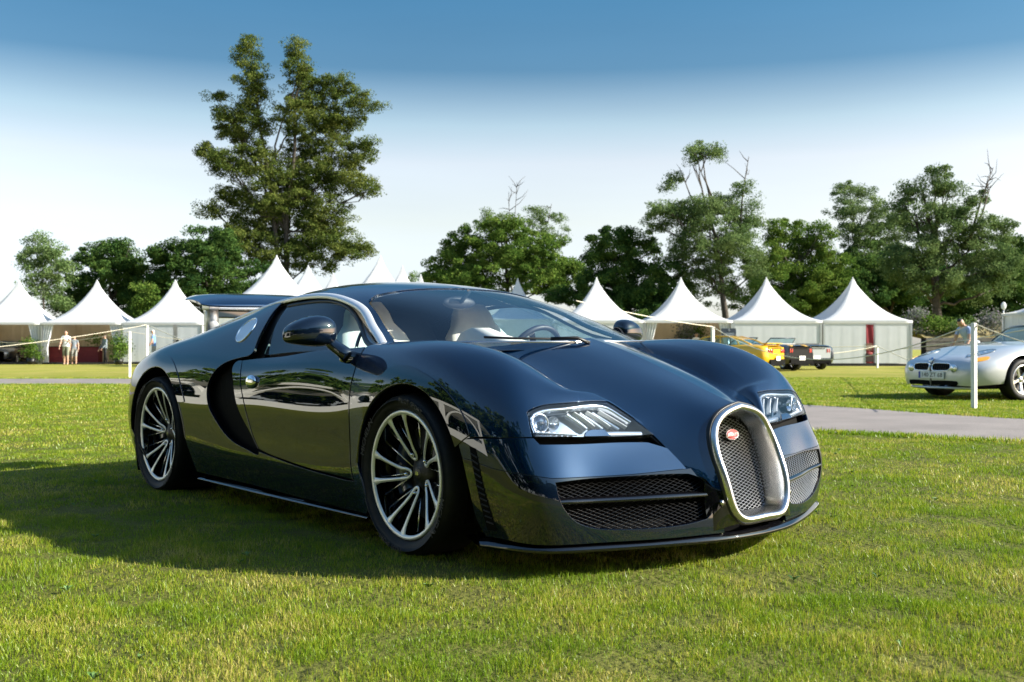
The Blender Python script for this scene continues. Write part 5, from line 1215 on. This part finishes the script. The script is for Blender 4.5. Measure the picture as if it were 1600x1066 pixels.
for px, h, w_, kd, lab in ((1432, 1.3, .7, 'lilac', 'tall lilac-flowered shrub at the left end of the timber wall'), (1447, 1.1, .8, 'mid', 'low green shrub on the bank beside the lilac-flowered shrub'), (1475, .8, 1.2, 'mid', 'low bushy plant in the middle of the bank, left of the bending man'), (1552, 1.1, .9, 'lilac', 'lilac-flowered shrub behind the windscreen of the silver roadster'), (1500, .7, 1.0, 'pale', 'pale low plant on the bank just behind the bending man')):
    shrub(lab, px, 52.6, h, w_, kd, False, 'shrub', 1.5)
l_, r_ = frame_at(1568.5, 52); dsh = tag(empty('dish', (l_[0], l_[1], 3.05), r_), 'round white dish above the tent at the right edge', 'dish')
mb = MB(); mb.ell((0, 0, 0), (.14, .05, .20)); mb.build('reflector', WALLC, dsh); MB().tube([(.02, .05, -.15), (.02, .05, -1.2)], .03, 6).build('mast', ALU, dsh)
# ---------------------------------------------------------------- opposite side of the lawn (mirrored in the dark car's flank)
mq = tag(empty('marquee', (-16.5, -9.2, 0), 0), 'long white marquee with arched clear windows, seen only as a reflection in the dark door', 'marquee')
bay = 5.2; NB = 7
am = MB()   # one bay: base wall, arched frame, fascia
am.box((0, 0, .34), (bay, .12, .68)); am.box((0, -.02, 3.05), (bay, .2, .28)); 
for s in (-1, 1): am.box((s*(bay/2-.12), 0, 1.8), (.24, .14, 2.3))
a = np.linspace(0, math.pi, 17); rr = bay/2-.24
am.grid([[(q*math.cos(t)*1.0, -.05, 1.0+q*.78*math.sin(t)+0*t), (q*math.cos(t), .05, 1.0+q*.78*math.sin(t))][:] for q in (rr,) for t in a])
rows = [[(rr*k*math.cos(t), y, .95+rr*.80*k*math.sin(t)) for k, y in ((1, -.06), (.91, -.06), (.91, .06), (1, .06), (1, -.06))] for t in a]; am.grid(rows, smooth=False)
baym = am.mesh('wall_bay', mat('marquee_white', (.85, .85, .84), .5))
for i in range(NB): mobj('wall_bay', baym, mq, ((i-NB/2)*bay, 0, 0))
mb = MB(); mb.grid([[((-NB/2-.5)*bay, .1, 3.18), ((NB/2-.5)*bay, .1, 3.18)], [((-NB/2-.5)*bay, -4, 3.3), ((NB/2-.5)*bay, -4, 3.3)], [((-NB/2-.5)*bay, -8, 3.18), ((NB/2-.5)*bay, -8, 3.18)]], smooth=False); mb.build('roof', CANVAS, mq)
def far_tree(label, x, y, h, w, kind, seed):
    rng = np.random.default_rng(seed); t = tag(empty('tree', (x, y, 0)), label, 'tree', 'trees opposite, mirrored in the dark car')
    cl = [(np.array([rng.normal()*w*.28, rng.normal()*w*.28, h*rng.uniform(.16, .85)]), np.array([w*.36, w*.36, h*.2])) for _ in range(22)]
    V, Q = leaves(cl, rng, .45, 1.6, .30); mobj('crown', fast_mesh('crown', V, Q, LM[kind]), t); MB().tube([(0, 0, -.1), (.1, 0, h*.3), (0, .1, h*.75)], [.32, .24, .06], 8).build('trunk', BARK, t)
ring = ((-40, -20, 10, 9), (-32, -21, 11, 10), (-24, -20, 10, 9), (-16, -21, 11, 10), (-8, -20, 10, 9), (0, -20, 11, 10), (7, -18, 10, 9), (13.5, -15, 10, 9), (19, -11, 10.5, 9), (23, -6, 10, 8.5), (25.5, -.5, 9.5, 8))
word = ('beyond the marquee end', 'second from the marquee end', 'third from the marquee end', 'fourth from the marquee end', 'behind the marquee middle', 'behind the near marquee bays', 'at the open marquee end', 'past the open marquee end', 'ahead of the dark nose', 'right of the nose one', 'last before the sunny side')
for i, (x, y, h, w) in enumerate(ring):
    far_tree('leafy tree seen only mirrored in dark paint, '+word[i], x, y, h, w, ('dark', 'mid')[i % 2], 50+i)
# ---------------------------------------------------------------- people
def skin_body(name, joints, edges, mats, pick, parent, sub=2, root=0):
    """one continuous skinned surface; joints: (x, y, z, rx, ry); pick(co) -> material index"""
    me = bpy.data.meshes.new(name); me.from_pydata([j[:3] for j in joints], edges, []); o = bpy.data.objects.new(name, me); COL.objects.link(o)
    sk = o.modifiers.new('skin', 'SKIN'); sk.use_smooth_shade = True; sb = o.modifiers.new('sub', 'SUBSURF'); sb.levels = sub; sb.render_levels = sub
    for v, j in zip(me.skin_vertices[0].data, joints): v.radius = (j[3], j[4])
    me.skin_vertices[0].data[root].use_root = True
    dg = bpy.context.evaluated_depsgraph_get(); m2 = bpy.data.meshes.new_from_object(o.evaluated_get(dg)); bpy.data.objects.remove(o)
    m2.materials.clear()
    for m in mats: m2.materials.append(m)
    for p in m2.polygons: p.material_index = pick(p.center); p.use_smooth = True
    return mobj(name, m2, parent)
SKIN = mat('skin', (.52, .31, .22), .55, noise_amt=.08); HAIRW = mat('white_hair', (.62, .60, .57), .7); HAIRD = mat('dark_hair', (.02, .016, .014), .6)
def person(label, px, d, h, face, shirt, trousers, hair, shorts=False, bald=False, bend=0., arm=((.0, .0), (.0, .0)), stride=.12, up=0., sleeves=.0, group=None):
    """face: heading in degrees relative to facing the camera; arm: (forward, bent) angles in radians for each arm"""
    l_, rz = frame_at(px, d, up); root = tag(empty('person', l_, rz+R(face)), label, 'person', group); s = h/1.75
    J = []; E_ = []
    def add(x, y, z, rx, ry=None, par=None):
        J.append((x*s, y*s, z*s, rx*s, (ry or rx)*s)); 
        if par is not None: E_.append((par, len(J)-1))
        return len(J)-1
    def bent(y, z):   # lean of the upper body about the hip, towards -y (the way the person faces)
        q = z-.95; return y*math.cos(bend)-q*math.sin(bend), .95+q*math.cos(bend)+y*math.sin(bend)
    pel = add(0, 0, .95, .135, .10)
    t1 = add(0, *bent(0, 1.10), .135, .105, pel); t2 = add(0, *bent(0, 1.28), .155, .11, t1); t3 = add(0, *bent(.01, 1.42), .10, .08, t2); nk = add(0, *bent(.0, 1.50), .052, .052, t3)
    hd = add(0, *bent(-.02, 1.60), .078, .085, nk); tp = add(0, *bent(-.01, 1.70), .066, .074, hd)
    for sd, k in ((-1, 0), (1, 1)):
        st = stride*(1 if k else -1)
        hp = add(.09*sd, 0, .90, .095, .10, pel); kn = add(.10*sd, -st*.55-.02, .50, .060, .062, hp); an = add(.105*sd, -st+.03, .09, .038, .04, kn); ft = add(.115*sd, -st-.11, .035, .036, .028, an)
        fw, bd = arm[k]; y0, z0 = bent(0, 1.40); sh = add(.18*sd, y0, z0, .060, .058, t3)
        ey, ez = y0-math.sin(fw)*.29, z0-math.cos(fw)*.29; el = add((.23-.04*(fw > .5))*sd, ey, ez, .042, .042, sh)
        wy, wz = ey-math.sin(fw+bd)*.25, ez-math.cos(fw+bd)*.25; wr = add((.23-.14*(bd > .8))*sd, wy, wz, .028, .028, el)
        hn_ = add((.225-.16*(bd > .8))*sd, wy-math.sin(fw+bd)*.09, wz-math.cos(fw+bd)*.09, .034, .022, wr)
    a_ = np.array([j[:3] for j in J])
    el_ids = [11, 19]
    def pick(c):
        z = c.z/s; x = abs(c.x)/s; y = c.y/s
        yb, zb = y*math.cos(bend)+(z-.95)*math.sin(bend), .95+(z-.95)*math.cos(bend)-y*math.sin(bend)
        if z > .93 or (bend > .3 and z > .86 and y < -.14):
            if zb > 1.475 and x < .12: 
                return 3 if ((not bald) and (zb > 1.655 or (yb > .03 and zb > 1.54))) else 0
            arm_d = np.linalg.norm(a_-np.array(c[:]), axis=1).argmin()
            if arm_d in (12, 13, 14, 20, 21, 22) and x > .06 and sleeves < .5: return 0 if arm_d in (13, 14, 21, 22) or sleeves < .3 else 1
            return 1
        arm_d = np.linalg.norm(a_-np.array(c[:]), axis=1).argmin()
        if x > .17 and z > .5: return 0
        if z < .075: return 4
        if shorts and z < .48: return 0
        return 2
    skin_body('body', J, E_, [SKIN, shirt, trousers, hair, M['black'] if not shorts else SKIN], pick, root)
    # face: nose, eyes, ears
    fy, fz = bent(-.10, 1.60)
    mb = MB(); mb.ell((0, (fy-.012)*s, (fz-.005)*s), (.012*s, .016*s, .022*s), 8, 6); mb.build('nose', SKIN, root)
    for q in (-1, 1):
        mb = MB(); mb.ell((.03*q*s, (fy+.012)*s, (fz+.022)*s), (.010*s, .006*s, .006*s), 8, 6); mb.build('eye', HAIRD, root)
        mb = MB(); mb.ell((.083*q*s, (fy+.095)*s, fz*s), (.012*s, .022*s, .032*s), 8, 6); mb.build('ear', SKIN, root)
        for f in range(4):   # fingers
            hp_ = J[14 if q < 0 else 22]; mb = MB(); b0 = Vector(hp_[:3])+Vector(((.0)*s, (f-1.5)*.016*s, -.01*s)); mb.tube([b0, b0+Vector((0, -.006*s, -.045*s)), b0+Vector((0, -.016*s, -.075*s))], [.009*s, .008*s, .006*s], 6); mb.build('finger', SKIN, root)
    mb = MB(); mb.tube([(-.022*s, (fy+.006)*s, (fz-.045)*s), (0, (fy-.002)*s, (fz-.047)*s), (.022*s, (fy+.006)*s, (fz-.045)*s)], .005*s, 5); mb.build('mouth', mat('lips', (.35, .12, .10), .5), root)
    return root
cl = lambda n, c: mat(n, c, .8, noise_amt=.10, noise_scale=8)
WT, KH, GR, BK, BL, GY = cl('white_cotton', (.74, .75, .78)), cl('khaki_cotton', (.20, .21, .15)), cl('grey_cotton', (.20, .23, .27)), cl('black_cotton', (.012, .012, .015)), cl('blue_cotton', (.16, .30, .58)), cl('stone_cotton', (.34, .33, .30))
person('bald man in white T-shirt and khaki shorts standing in front of the open tent', 103, 53, 1.83, 8, WT, KH, SKIN, True, True, 0, ((.25, .5), (.5, 1.5)), .10)
person('person in a grey patterned outfit right behind the bald man', 116, 55.8, 1.62, 20, GR, GY, HAIRD, True, False, 0, ((.2, .2), (.2, .2)), .06)
person('man with dark hair, grey shirt and black trousers beside the large potted shrub', 164.5, 55.2, 1.66, -40, GR, BK, HAIRD, False, False, .05, ((.2, .4), (.3, .5)), .14, sleeves=1)
person('white-haired man in a light blue shirt standing sideways by the closed tent', 240.5, 50, 1.85, -75, BL, GY, HAIRW, False, False, .06, ((.2, .6), (.2, .5)), .08)
person('man in a white shirt among the shrubs in the beige-lined tent', 1088, 51.5, 1.70, 10, WT, BK, HAIRD, False, False, 0, ((.2, .2), (.2, .2)), .05)
person('dark-haired person at the left side of the beige-lined tent', 1043, 51, 1.42, 60, BK, BK, HAIRD, False, False, 0, ((.2, .2), (.2, .2)), .05)
person('man in a pale blue shirt bending forward behind the white post', 1519, 24, 1.72, -70, cl('pale_blue_cotton', (.36, .45, .70)), BK, HAIRD, False, False, .55, ((.3, .3), (.3, .3)), .08)
# ---------------------------------------------------------------- silver roadster
silver = mat('silver_paint', (.50, .52, .54), .35, .35, 1, .02); amber = mat('amber_lens', (.75, .33, .01), .2, 0, 1); plateM = mat('plate_white', (.72, .72, .70), .5)
alloy = mat('silver_alloy', (.6, .6, .6), .3, .9)
_Z = [
 [(.99,.02,.20),(1.0,.02,.28),(1.005,.02,.38),(.995,.02,.47),(.975,.02,.535),(.945,.015,.575),(.915,.01,.598),(.91,0,.602)],
 [(.955,.42,.20),(.965,.44,.28),(.965,.46,.38),(.955,.46,.47),(.93,.43,.535),(.90,.33,.575),(.88,.17,.595),(.875,0,.60)],
 [(.88,.60,.17),(.89,.64,.27),(.89,.66,.39),(.87,.655,.49),(.83,.62,.56),(.78,.48,.615),(.75,.26,.64),(.74,0,.645)],
 [(.70,.72,.16),(.71,.775,.27),(.71,.80,.40),(.69,.79,.51),(.65,.74,.59),(.58,.58,.655),(.53,.33,.685),(.51,0,.69)],
 [(.40,.79,.16),(.41,.86,.27),(.41,.885,.42),(.40,.875,.555),(.37,.825,.645),(.30,.66,.715),(.24,.40,.742),(.22,0,.748)],
 [(.0,.80,.16),(.0,.88,.27),(.0,.912,.43),(.0,.905,.59),(0,.86,.70),(-.03,.71,.77),(-.06,.44,.795),(-.08,0,.80)],
 [(-.45,.81,.16),(-.45,.885,.27),(-.45,.905,.43),(-.45,.90,.60),(-.45,.865,.715),(-.45,.73,.80),(-.45,.45,.83),(-.45,0,.838)],
 [(-.9,.81,.16),(-.9,.885,.27),(-.9,.895,.43),(-.9,.895,.60),(-.9,.87,.73),(-.9,.76,.83),(-.9,.47,.87),(-.9,0,.875)],
 [(-1.7,.81,.17),(-1.7,.885,.28),(-1.7,.895,.44),(-1.7,.90,.62),(-1.7,.88,.76),(-1.7,.78,.86),(-1.7,.47,.88),(-1.7,0,.885)],
 [(-2.5,.80,.18),(-2.5,.885,.29),(-2.5,.915,.45),(-2.5,.915,.63),(-2.5,.875,.77),(-2.5,.75,.865),(-2.5,.45,.895),(-2.5,0,.90)],
 [(-3.1,.74,.22),(-3.1,.82,.32),(-3.1,.85,.46),(-3.1,.845,.62),(-3.1,.80,.74),(-3.1,.66,.81),(-3.1,.4,.835),(-3.1,0,.84)],
 [(-3.42,.55,.28),(-3.44,.60,.36),(-3.45,.62,.48),(-3.44,.61,.60),(-3.42,.57,.69),(-3.38,.46,.74),(-3.36,.28,.755),(-3.35,0,.76)],
]
WIDE = 1.0; ZB = Surf(np.array(_Z)*[1, 1, 1.09])
p_w = atd(1588, 16.8); al = R(23); fx = -R2*math.cos(al)-F2*math.sin(al); lf = np.array([-fx[1], fx[0]])
org = p_w[:2]-lf*.80; zb = tag(empty('roadster', (org[0], org[1], 0), math.atan2(fx[1], fx[0])), 'silver open roadster with amber indicators parked beyond the tarmac path', 'car'); zb.scale = (1.06, 1.06, 1.04)
def on_nose(pts): return [tuple(q) for q in ZB.inv(np.array(pts), yz, lambda P: P[:, 0] > .75)]
def xz_uv(S, pts): return [tuple(q) for q in S.inv(np.array(pts), xz, lambda P: P[:, 1] > .5)]
for side in (-1, 1):
    a = np.linspace(R(190), R(-10), 24); arc1 = xz_uv(ZB, [(.385*math.cos(t), .33+.385*math.sin(t)) for t in a]); arc2 = xz_uv(ZB, [(-2.505+.385*math.cos(t), .34+.385*math.sin(t)) for t in a])
    panel('body_shell', ZB, [[(0, 0), arc1[-1]], arc1[::-1], [arc1[0], arc2[-1]], arc2[::-1], [arc2[0], (1, 0)], [(1, 0), (1, 1)], [(1, 1), (0, 1)], [(0, 1), (0, 0)]], silver, zb, side, step=.05, edge=.02,
          holes=[[[(.55, .80), (.66, .84)], [(.66, .84), (.72, .90)], [(.72, .90), (.72, .995)], [(.72, .995), (.53, .995)], [(.53, .995), (.53, .90), (.55, .80)]]])
    # lamp under its clear cover, indicator
    panel('headlight_cover', ZB, [[(.135, .60), (.16, .685), (.205, .735), (.24, .725), (.262, .665), (.25, .615), (.20, .595), (.135, .60)]], mat('lamp_cover', (.16, .20, .24), .12, .3, 1), zb, side, off=.003, edge=.004, step=.03)
    strip('headlight_rim', ZB, [(.135, .60), (.16, .685), (.205, .735), (.24, .725), (.262, .665), (.25, .615), (.20, .595), (.135, .60)], mat('lamp_rim', (.03, .05, .07), .3), zb, side, .014, .003, .004)
    for u, v, r in ((.22, .665, .055), (.185, .645, .04)):
        q = on(ZB, (u, v), side, -.022)[0]; MB().ell(q, (r, r*.8, r*.6)).build('headlight', M['reflector'], zb)
    panel('indicator_lamp', ZB, [[(.135, .455), (.20, .47), (.205, .52), (.14, .515), (.135, .455)]], amber, zb, side, off=.004, edge=.006, step=.03)
    q = ZB.ev(np.array(on_nose([(.435, .52)])))[0]*[1, side, 1]
    MB().lathe([(.0, -.03), (.055, -.02), (.064, .008), (.056, .012), (.0, .02)], 24, 'X', tuple(q+[.012, 0, -.015])).build('fog_lamp', M['reflector'], zb)
def on_nose(pts): return [tuple(q) for q in ZB.inv(np.array(pts), yz, lambda P: P[:, 0] > .75)]
# split grille: two long dark openings with bright rims
for s in (-1, 1):
    g = on_nose([(.035, .475), (.035, .56), (.08, .58), (.20, .582), (.33, .575), (.365, .555), (.365, .495), (.33, .47), (.20, .462), (.08, .462), (.035, .475)])
    panel('grille_opening', ZB, [g], M['void'], zb, s, off=.004, edge=.003, step=.03)
    strip('grille_rim', ZB, g, M['chrome'], zb, s, .016, .006, .006)
    for k in range(7):
        y = .08+.04*k; strip('grille_bar', ZB, on_nose([(y, .47), (y, .572)]), M['black'], zb, s, .007, .006, .004)
    li = on_nose([(.0, .225), (.0, .30), (.30, .305), (.48, .30), (.50, .27), (.46, .225), (.0, .225)]); panel('lower_intake', ZB, [li[:2], li[1:4], li[3:6], [li[5], li[0]]], M['void'], zb, s, off=.004, edge=.002, step=.04)
mb = MB(); mb.lathe([(0, .004), (.040, .004), (.044, -.002)], 28, 'X'); o = mb.build('roundel', M['chrome'], zb, (.985, 0, .642), (0, R(-35), 0))
for k, c in enumerate(('blue', 'white', 'blue', 'white')):
    mb = MB(); a = [R(90*k+t) for t in np.linspace(0, 90, 7)]; mb.bm.faces.new([mb.bm.verts.new(p) for p in [(.006, 0, 0)]+[(.006, .029*math.cos(t), .029*math.sin(t)) for t in a]])
    o = mb.build('roundel_quarter', mat('roundel_blue', (.02, .12, .5), .3) if c == 'blue' else M['white'], zb, (.985, 0, .642), (0, R(-35), 0))
pl = MB().box((1.012, .02, .39), (.012, .52, .11), bev=.004).build('number_plate', plateM, zb)
MB().box((1.0185, .02-.235, .39), (.004, .04, .105)).build('plate_band', mat('plate_blue', (.02, .05, .35), .4), zb)
tm = text_mesh('140 ZT 68', .10, extrude=.001); tm.materials.clear(); tm.materials.append(M['black']); o = mobj('lettering', tm, zb, (1.0195, .04, .39), (R(90), 0, R(90)))
mb = MB(); mb.tube([(.985-.30*(abs(y)/.74)**2.6, y*.96, .19) for y in np.linspace(-.66, .66, 21)], .022, 8); mb.build('bumper_lip', silver, zb)
mb = MB(); mb.quad([(.8, -.6, .17), (.8, .6, .17), (-3.2, .7, .2), (-3.2, -.7, .2)]); mb.build('underbody', M['void'], zb)
def simple_wheel(parent, x, y, z, r, rim_m, sgn, n=5, w=.22):
    wh = empty('wheel', (x, y, z), 0, parent); wh.rotation_euler = (0, .4, 0 if sgn < 0 else math.pi)
    b = MB(); b.lathe([(r*.72, .0), (r*.78, -.012), (r*.93, -.012), (r*.985, .01), (r, .05), (r, w-.05), (r*.95, w), (r*.7, w)], 48, 'Y'); b.build('tyre', M['rubber'], wh)
    b = MB(); b.lathe([(r*.72, .0), (r*.70, -.006), (r*.655, .0), (r*.64, .03), (r*.6, w)], 48, 'Y'); b.build('rim', rim_m, wh)
    sp_ = MB()
    sp_.grid([[(q, .02+.05*(1-q/(r*.68)), -hw), (q, .005+.05*(1-q/(r*.68)), -hw*.6), (q, .005+.05*(1-q/(r*.68)), hw*.6), (q, .02+.05*(1-q/(r*.68)), hw)] for q, hw in ((.03, .03), (r*.3, .026), (r*.5, .03), (r*.67, .055))], smooth=False)
    sm = sp_.mesh('spoke', rim_m)
    for k in range(n): mobj('spoke', sm, wh, (0, 0, 0), (0, 2*math.pi*k/n, 0))
    b = MB(); b.lathe([(0, .035), (.04, .04), (.055, .06), (.06, .1)], 24, 'Y'); b.build('hub', rim_m, wh)
    b = MB(); b.lathe([(.0, .10), (r*.60, .10)], 32, 'Y'); b.build('brake_disc', M['void'], wh)
    b = MB(); b.lathe([(r*.25, .085), (r*.5, .085)], 32, 'Y'); b.build('brake_rotor', M['disc'], wh)
    return wh
for x in (0, -2.505):
    for s in (-1, 1):
        simple_wheel(zb, x, s*.885, .325, .325, alloy, s)
        mb = MB(); a = np.linspace(R(-15), R(195), 18); mb.grid([[(x+.38*math.cos(t), y*s, .33+.38*math.sin(t)) for y in (.5, .88)] for t in a]); mb.build('wheel_well', M['void'], zb)
# windscreen, cockpit and seats
ws = empty('windscreen', (0, 0, 0), 0, zb)
bot = [(-.62-.30*(abs(t))**2.2, t*.70, .855-.02*abs(t)) for t in np.linspace(-1, 1, 13)]; topp = [(-1.12-.22*(abs(t))**2.2, t*.60, 1.20-.05*abs(t)**2) for t in np.linspace(-1, 1, 13)]
mb = MB(); mb.grid([bot, topp]); mb.build('glass', glass_mat('roadster_glass', (.45, .60, .62), 1.7), ws)
mb = MB(); mb.tube(bot[:1]+topp+bot[-1:], .020, 8); mb.tube(bot, .014, 6); mb.build('frame', mat('dark_blue_frame', (.02, .06, .09), .3, 0, 1), ws)
mb = MB(); mb.grid([[(-.85, -.62, .84), (-.85, .62, .84)], [(-1.0, -.62, .50), (-1.0, .62, .50)], [(-2.2, -.62, .50), (-2.2, .62, .50)], [(-2.3, -.62, .86), (-2.3, .62, .86)]], smooth=False); mb.build('cockpit', M['black'], zb)
for s in (-1, 1):
    st = empty('seat', (-1.95, .36*s, .5), 0, zb); MB().box((0, 0, .30), (.16, .46, .60), rot=Matrix.Rotation(R(-12), 3, 'Y'), bev=.05).build('backrest', M['black'], st); MB().box((-.07, 0, .66), (.10, .26, .16), bev=.04).build('headrest', M['black'], st)
    mb = MB(); mb.ell((-1.0, .96*s, .92), (.07, .10, .06)); mb.tube([(-1.0, .88*s, .90), (-.98, .80*s, .86)], .02, 6); mb.build('door_mirror', silver, zb)
MB().tube([(-1.15+.0, .36+.17*math.cos(t), .83+.15*math.sin(t)) for t in np.linspace(0, 6.283, 25)], .014, 6, False).build('steering_wheel', M['black'], zb)
# ---------------------------------------------------------------- three parked cars seen from behind
_C = [  # generic long-bonnet coupe, x from tail (-) to nose (+), half width .93
 [(-2.36,.60,.30),(-2.40,.66,.42),(-2.40,.68,.58),(-2.38,.68,.75),(-2.34,.64,.90),(-2.28,.52,.955),(-2.25,.28,.965),(-2.24,0,.97)],
 [(-2.20,.80,.24),(-2.24,.87,.40),(-2.25,.89,.58),(-2.23,.885,.76),(-2.20,.83,.91),(-2.14,.66,.985),(-2.12,.36,1.0),(-2.12,0,1.0)],
 [(-1.5,.84,.20),(-1.5,.92,.36),(-1.5,.945,.58),(-1.5,.94,.78),(-1.5,.88,.93),(-1.5,.70,1.0),(-1.5,.38,1.015),(-1.5,0,1.02)],
 [(-.6,.84,.18),(-.6,.91,.36),(-.6,.925,.58),(-.6,.92,.78),(-.6,.87,.91),(-.6,.70,.985),(-.6,.38,1.0),(-.6,0,1.0)],
 [(.6,.84,.18),(.6,.91,.36),(.6,.925,.58),(.6,.915,.76),(.6,.86,.88),(.6,.70,.955),(.6,.38,.98),(.6,0,.985)],
 [(1.5,.84,.20),(1.5,.925,.36),(1.5,.945,.56),(1.5,.93,.73),(1.5,.86,.83),(1.5,.68,.89),(1.5,.38,.915),(1.5,0,.92)],
 [(2.2,.74,.24),(2.22,.80,.38),(2.22,.81,.55),(2.2,.79,.69),(2.16,.72,.77),(2.10,.56,.81),(2.08,.30,.82),(2.07,0,.825)],
 [(2.42,.5,.30),(2.45,.54,.40),(2.45,.55,.54),(2.43,.53,.65),(2.40,.48,.70),(2.36,.36,.725),(2.34,.18,.735),(2.33,0,.74)],
]
CB = Surf(_C)
def coupe(label, px, d, heading, body, stripe=None, tail=None, roof=True, lamps='round', spoiler=True, plate=None, low=None):
    l_ = atd(px, d); f = F2*math.cos(heading)+R2*math.sin(heading); root = tag(empty('coupe', tuple(l_), math.atan2(f[1], f[0])), label, 'car', 'cars parked in front of the closed tents')
    for side in (-1, 1):
        a = np.linspace(R(185), R(-5), 18); arcs = [xz_uv(CB, [(x+.37*math.cos(t), .33+.37*math.sin(t)) for t in a]) for x in (1.38, -1.38)]
        panel('body_shell', CB, [[(0, 0), arcs[1][0]], arcs[1], [arcs[1][-1], arcs[0][0]], arcs[0], [arcs[0][-1], (1, 0)], [(1, 0), (1, 1)], [(1, 1), (0, 1)], [(0, 1), (0, 0)]], body, root, side, step=.09, edge=.02)
        for x in (1.38, -1.38):
            simple_wheel(root, x, side*.92, .34, .34, alloy, side)
        for k in range(2):
            y = (.62-.19*k)*side; MB().lathe([(0, -.02), (.075, -.018), (.082, .0), (.07, .008), (0, .012)], 20, 'X', (-2.40+.02*(1-k), y, .77)).build('tail_lamp', M['redlens'], root) if lamps == 'round' else MB().box((-2.395+.015*(1-k), (.60-.09*k)*side, .78), (.03, .05, .15), bev=.008).build('tail_lamp', M['redlens'], root)
        MB().lathe([(0, 0), (.05, 0), (.055, -.06)], 16, 'X', (-2.40, .48*side, .27)).build('exhaust', M['chrome'], root)
        mb = MB(); mb.ell((.55, .98*side, .99), (.07, .11, .07)); mb.build('door_mirror', body, root)
        if stripe is not None: strip('stripe', CB, [(.20, .80), (.10, .80), (.045, .78), (.02, .66)], stripe, root, side, .24, .004, .004)
    mb = MB(); mb.grid([[(-2.39, y, z) for y in np.linspace(-.66, .66, 7)] for z in (.32, .90)], smooth=False); mb.build('tail_panel', tail or body, root)
    MB().box((-2.42, 0, .36), (.06, 1.30, .22), bev=.02).build('lower_bumper', low or M['void'], root)
    MB().box((-2.46, 0, .50), (.012, .34, .16), bev=.003).build('number_plate', plateM, root)
    MB().box((-2.405, 0, .865), (.02, .80, .022)).build('tail_slot', M['void'], root)
    if spoiler: MB().box((-2.20, 0, 1.045), (.26, 1.36, .035), bev=.012).build('rear_spoiler', body, root); [MB().box((-2.20, y, 1.01), (.12, .04, .06)).build('spoiler_foot', body, root) for y in (-.55, .55)]
    if roof:
        sec = [(-1.75, .58, 1.0), (-1.30, .60, 1.20), (-.75, .62, 1.335), (-.15, .62, 1.36), (.25, .60, 1.30), (.95, .66, .98)]
        rows = [[(x, y*w_*1.0, z-.035*abs(y)**2) for y in np.linspace(-1, 1, 9)] for x, w_, z in sec]; mb = MB(); mb.grid(rows[1:5]); mb.build('roof', body, root)
        mb = MB(); mb.grid(rows[:2]); mb.build('rear_window', M['sideglass'], root); mb = MB(); mb.grid(rows[4:]); mb.build('windscreen', M['sideglass'], root)
        for s in (-1, 1):
            mb = MB(); mb.grid([[(x, (w_-.005)*s, z-.035) for x, w_, z in sec], [(x, (w_+.19*(0<i<5)+.16*(i in (0, 5)))*s, .955) for i, (x, w_, z) in enumerate(sec)]]); mb.build('side_window', M['sideglass'], root)
            mb = MB(); mb.tube([(x, (w_)*s, z-.03) for x, w_, z in sec], .028, 6); mb.build('roof_rail', body, root)
            mb = MB(); mb.tube([(-.55, .80*s, .97), (-.45, .63*s, 1.31)], .03, 6); mb.build('pillar', body, root)
        mb = MB(); mb.grid([[(-1.7, y, .95) for y in (-.7, .7)], [(.8, y, .95) for y in (-.7, .7)]]); mb.build('cabin_shell', M['black'], root)
    else:
        mb = MB(); mb.box((-1.1, 0, 1.02), (1.0, 1.35, .10), bev=.04); mb.build('folded_roof', M['black'], root)
        mb = MB(); mb.grid([[(.75, y, .98) for y in (-.66, .66)], [(.25, y, 1.30) for y in (-.58, .58)]]); mb.build('windscreen', M['sideglass'], root); mb = MB(); mb.tube([(.75, -.66, .98), (.25, -.58, 1.30), (.25, .58, 1.30), (.75, .66, .98)], .022, 6); mb.build('windscreen_frame', body, root)
    return root
YEL = mat('yellow_paint', (.75, .42, .01), .3, .1, 1, .02); BLKP = mat('black_paint', (.006, .007, .01), .3, 0, 1, .02); DBL = mat('dark_blue_paint', (.010, .016, .026), .3, .2, 1, .02); SIL = mat('silver_tail', (.42, .46, .50), .35, .7)
coupe('yellow coupe with dark glass in front of the closed tents, seen from behind', 1120, 38.5, R(-52), YEL, None, YEL)
coupe('black open car with pale tail stripes between the yellow coupe and the dark coupe', 1176, 40.5, R(-35), BLKP, YEL, mat('black_tail', (.004, .004, .005), .5, spec=.15), roof=False, lamps='bar', spoiler=False)
coupe('dark coupe with silver tail panel and white plate, rightmost of the three', 1228, 43, R(-14), DBL, None, SIL, roof=False, lamps='bar', spoiler=False)
# black saloon inside the leftmost tent
coupe('black car standing inside the leftmost open tent', 12, 58.5, R(170), BLKP, None, None, True, 'bar', False)
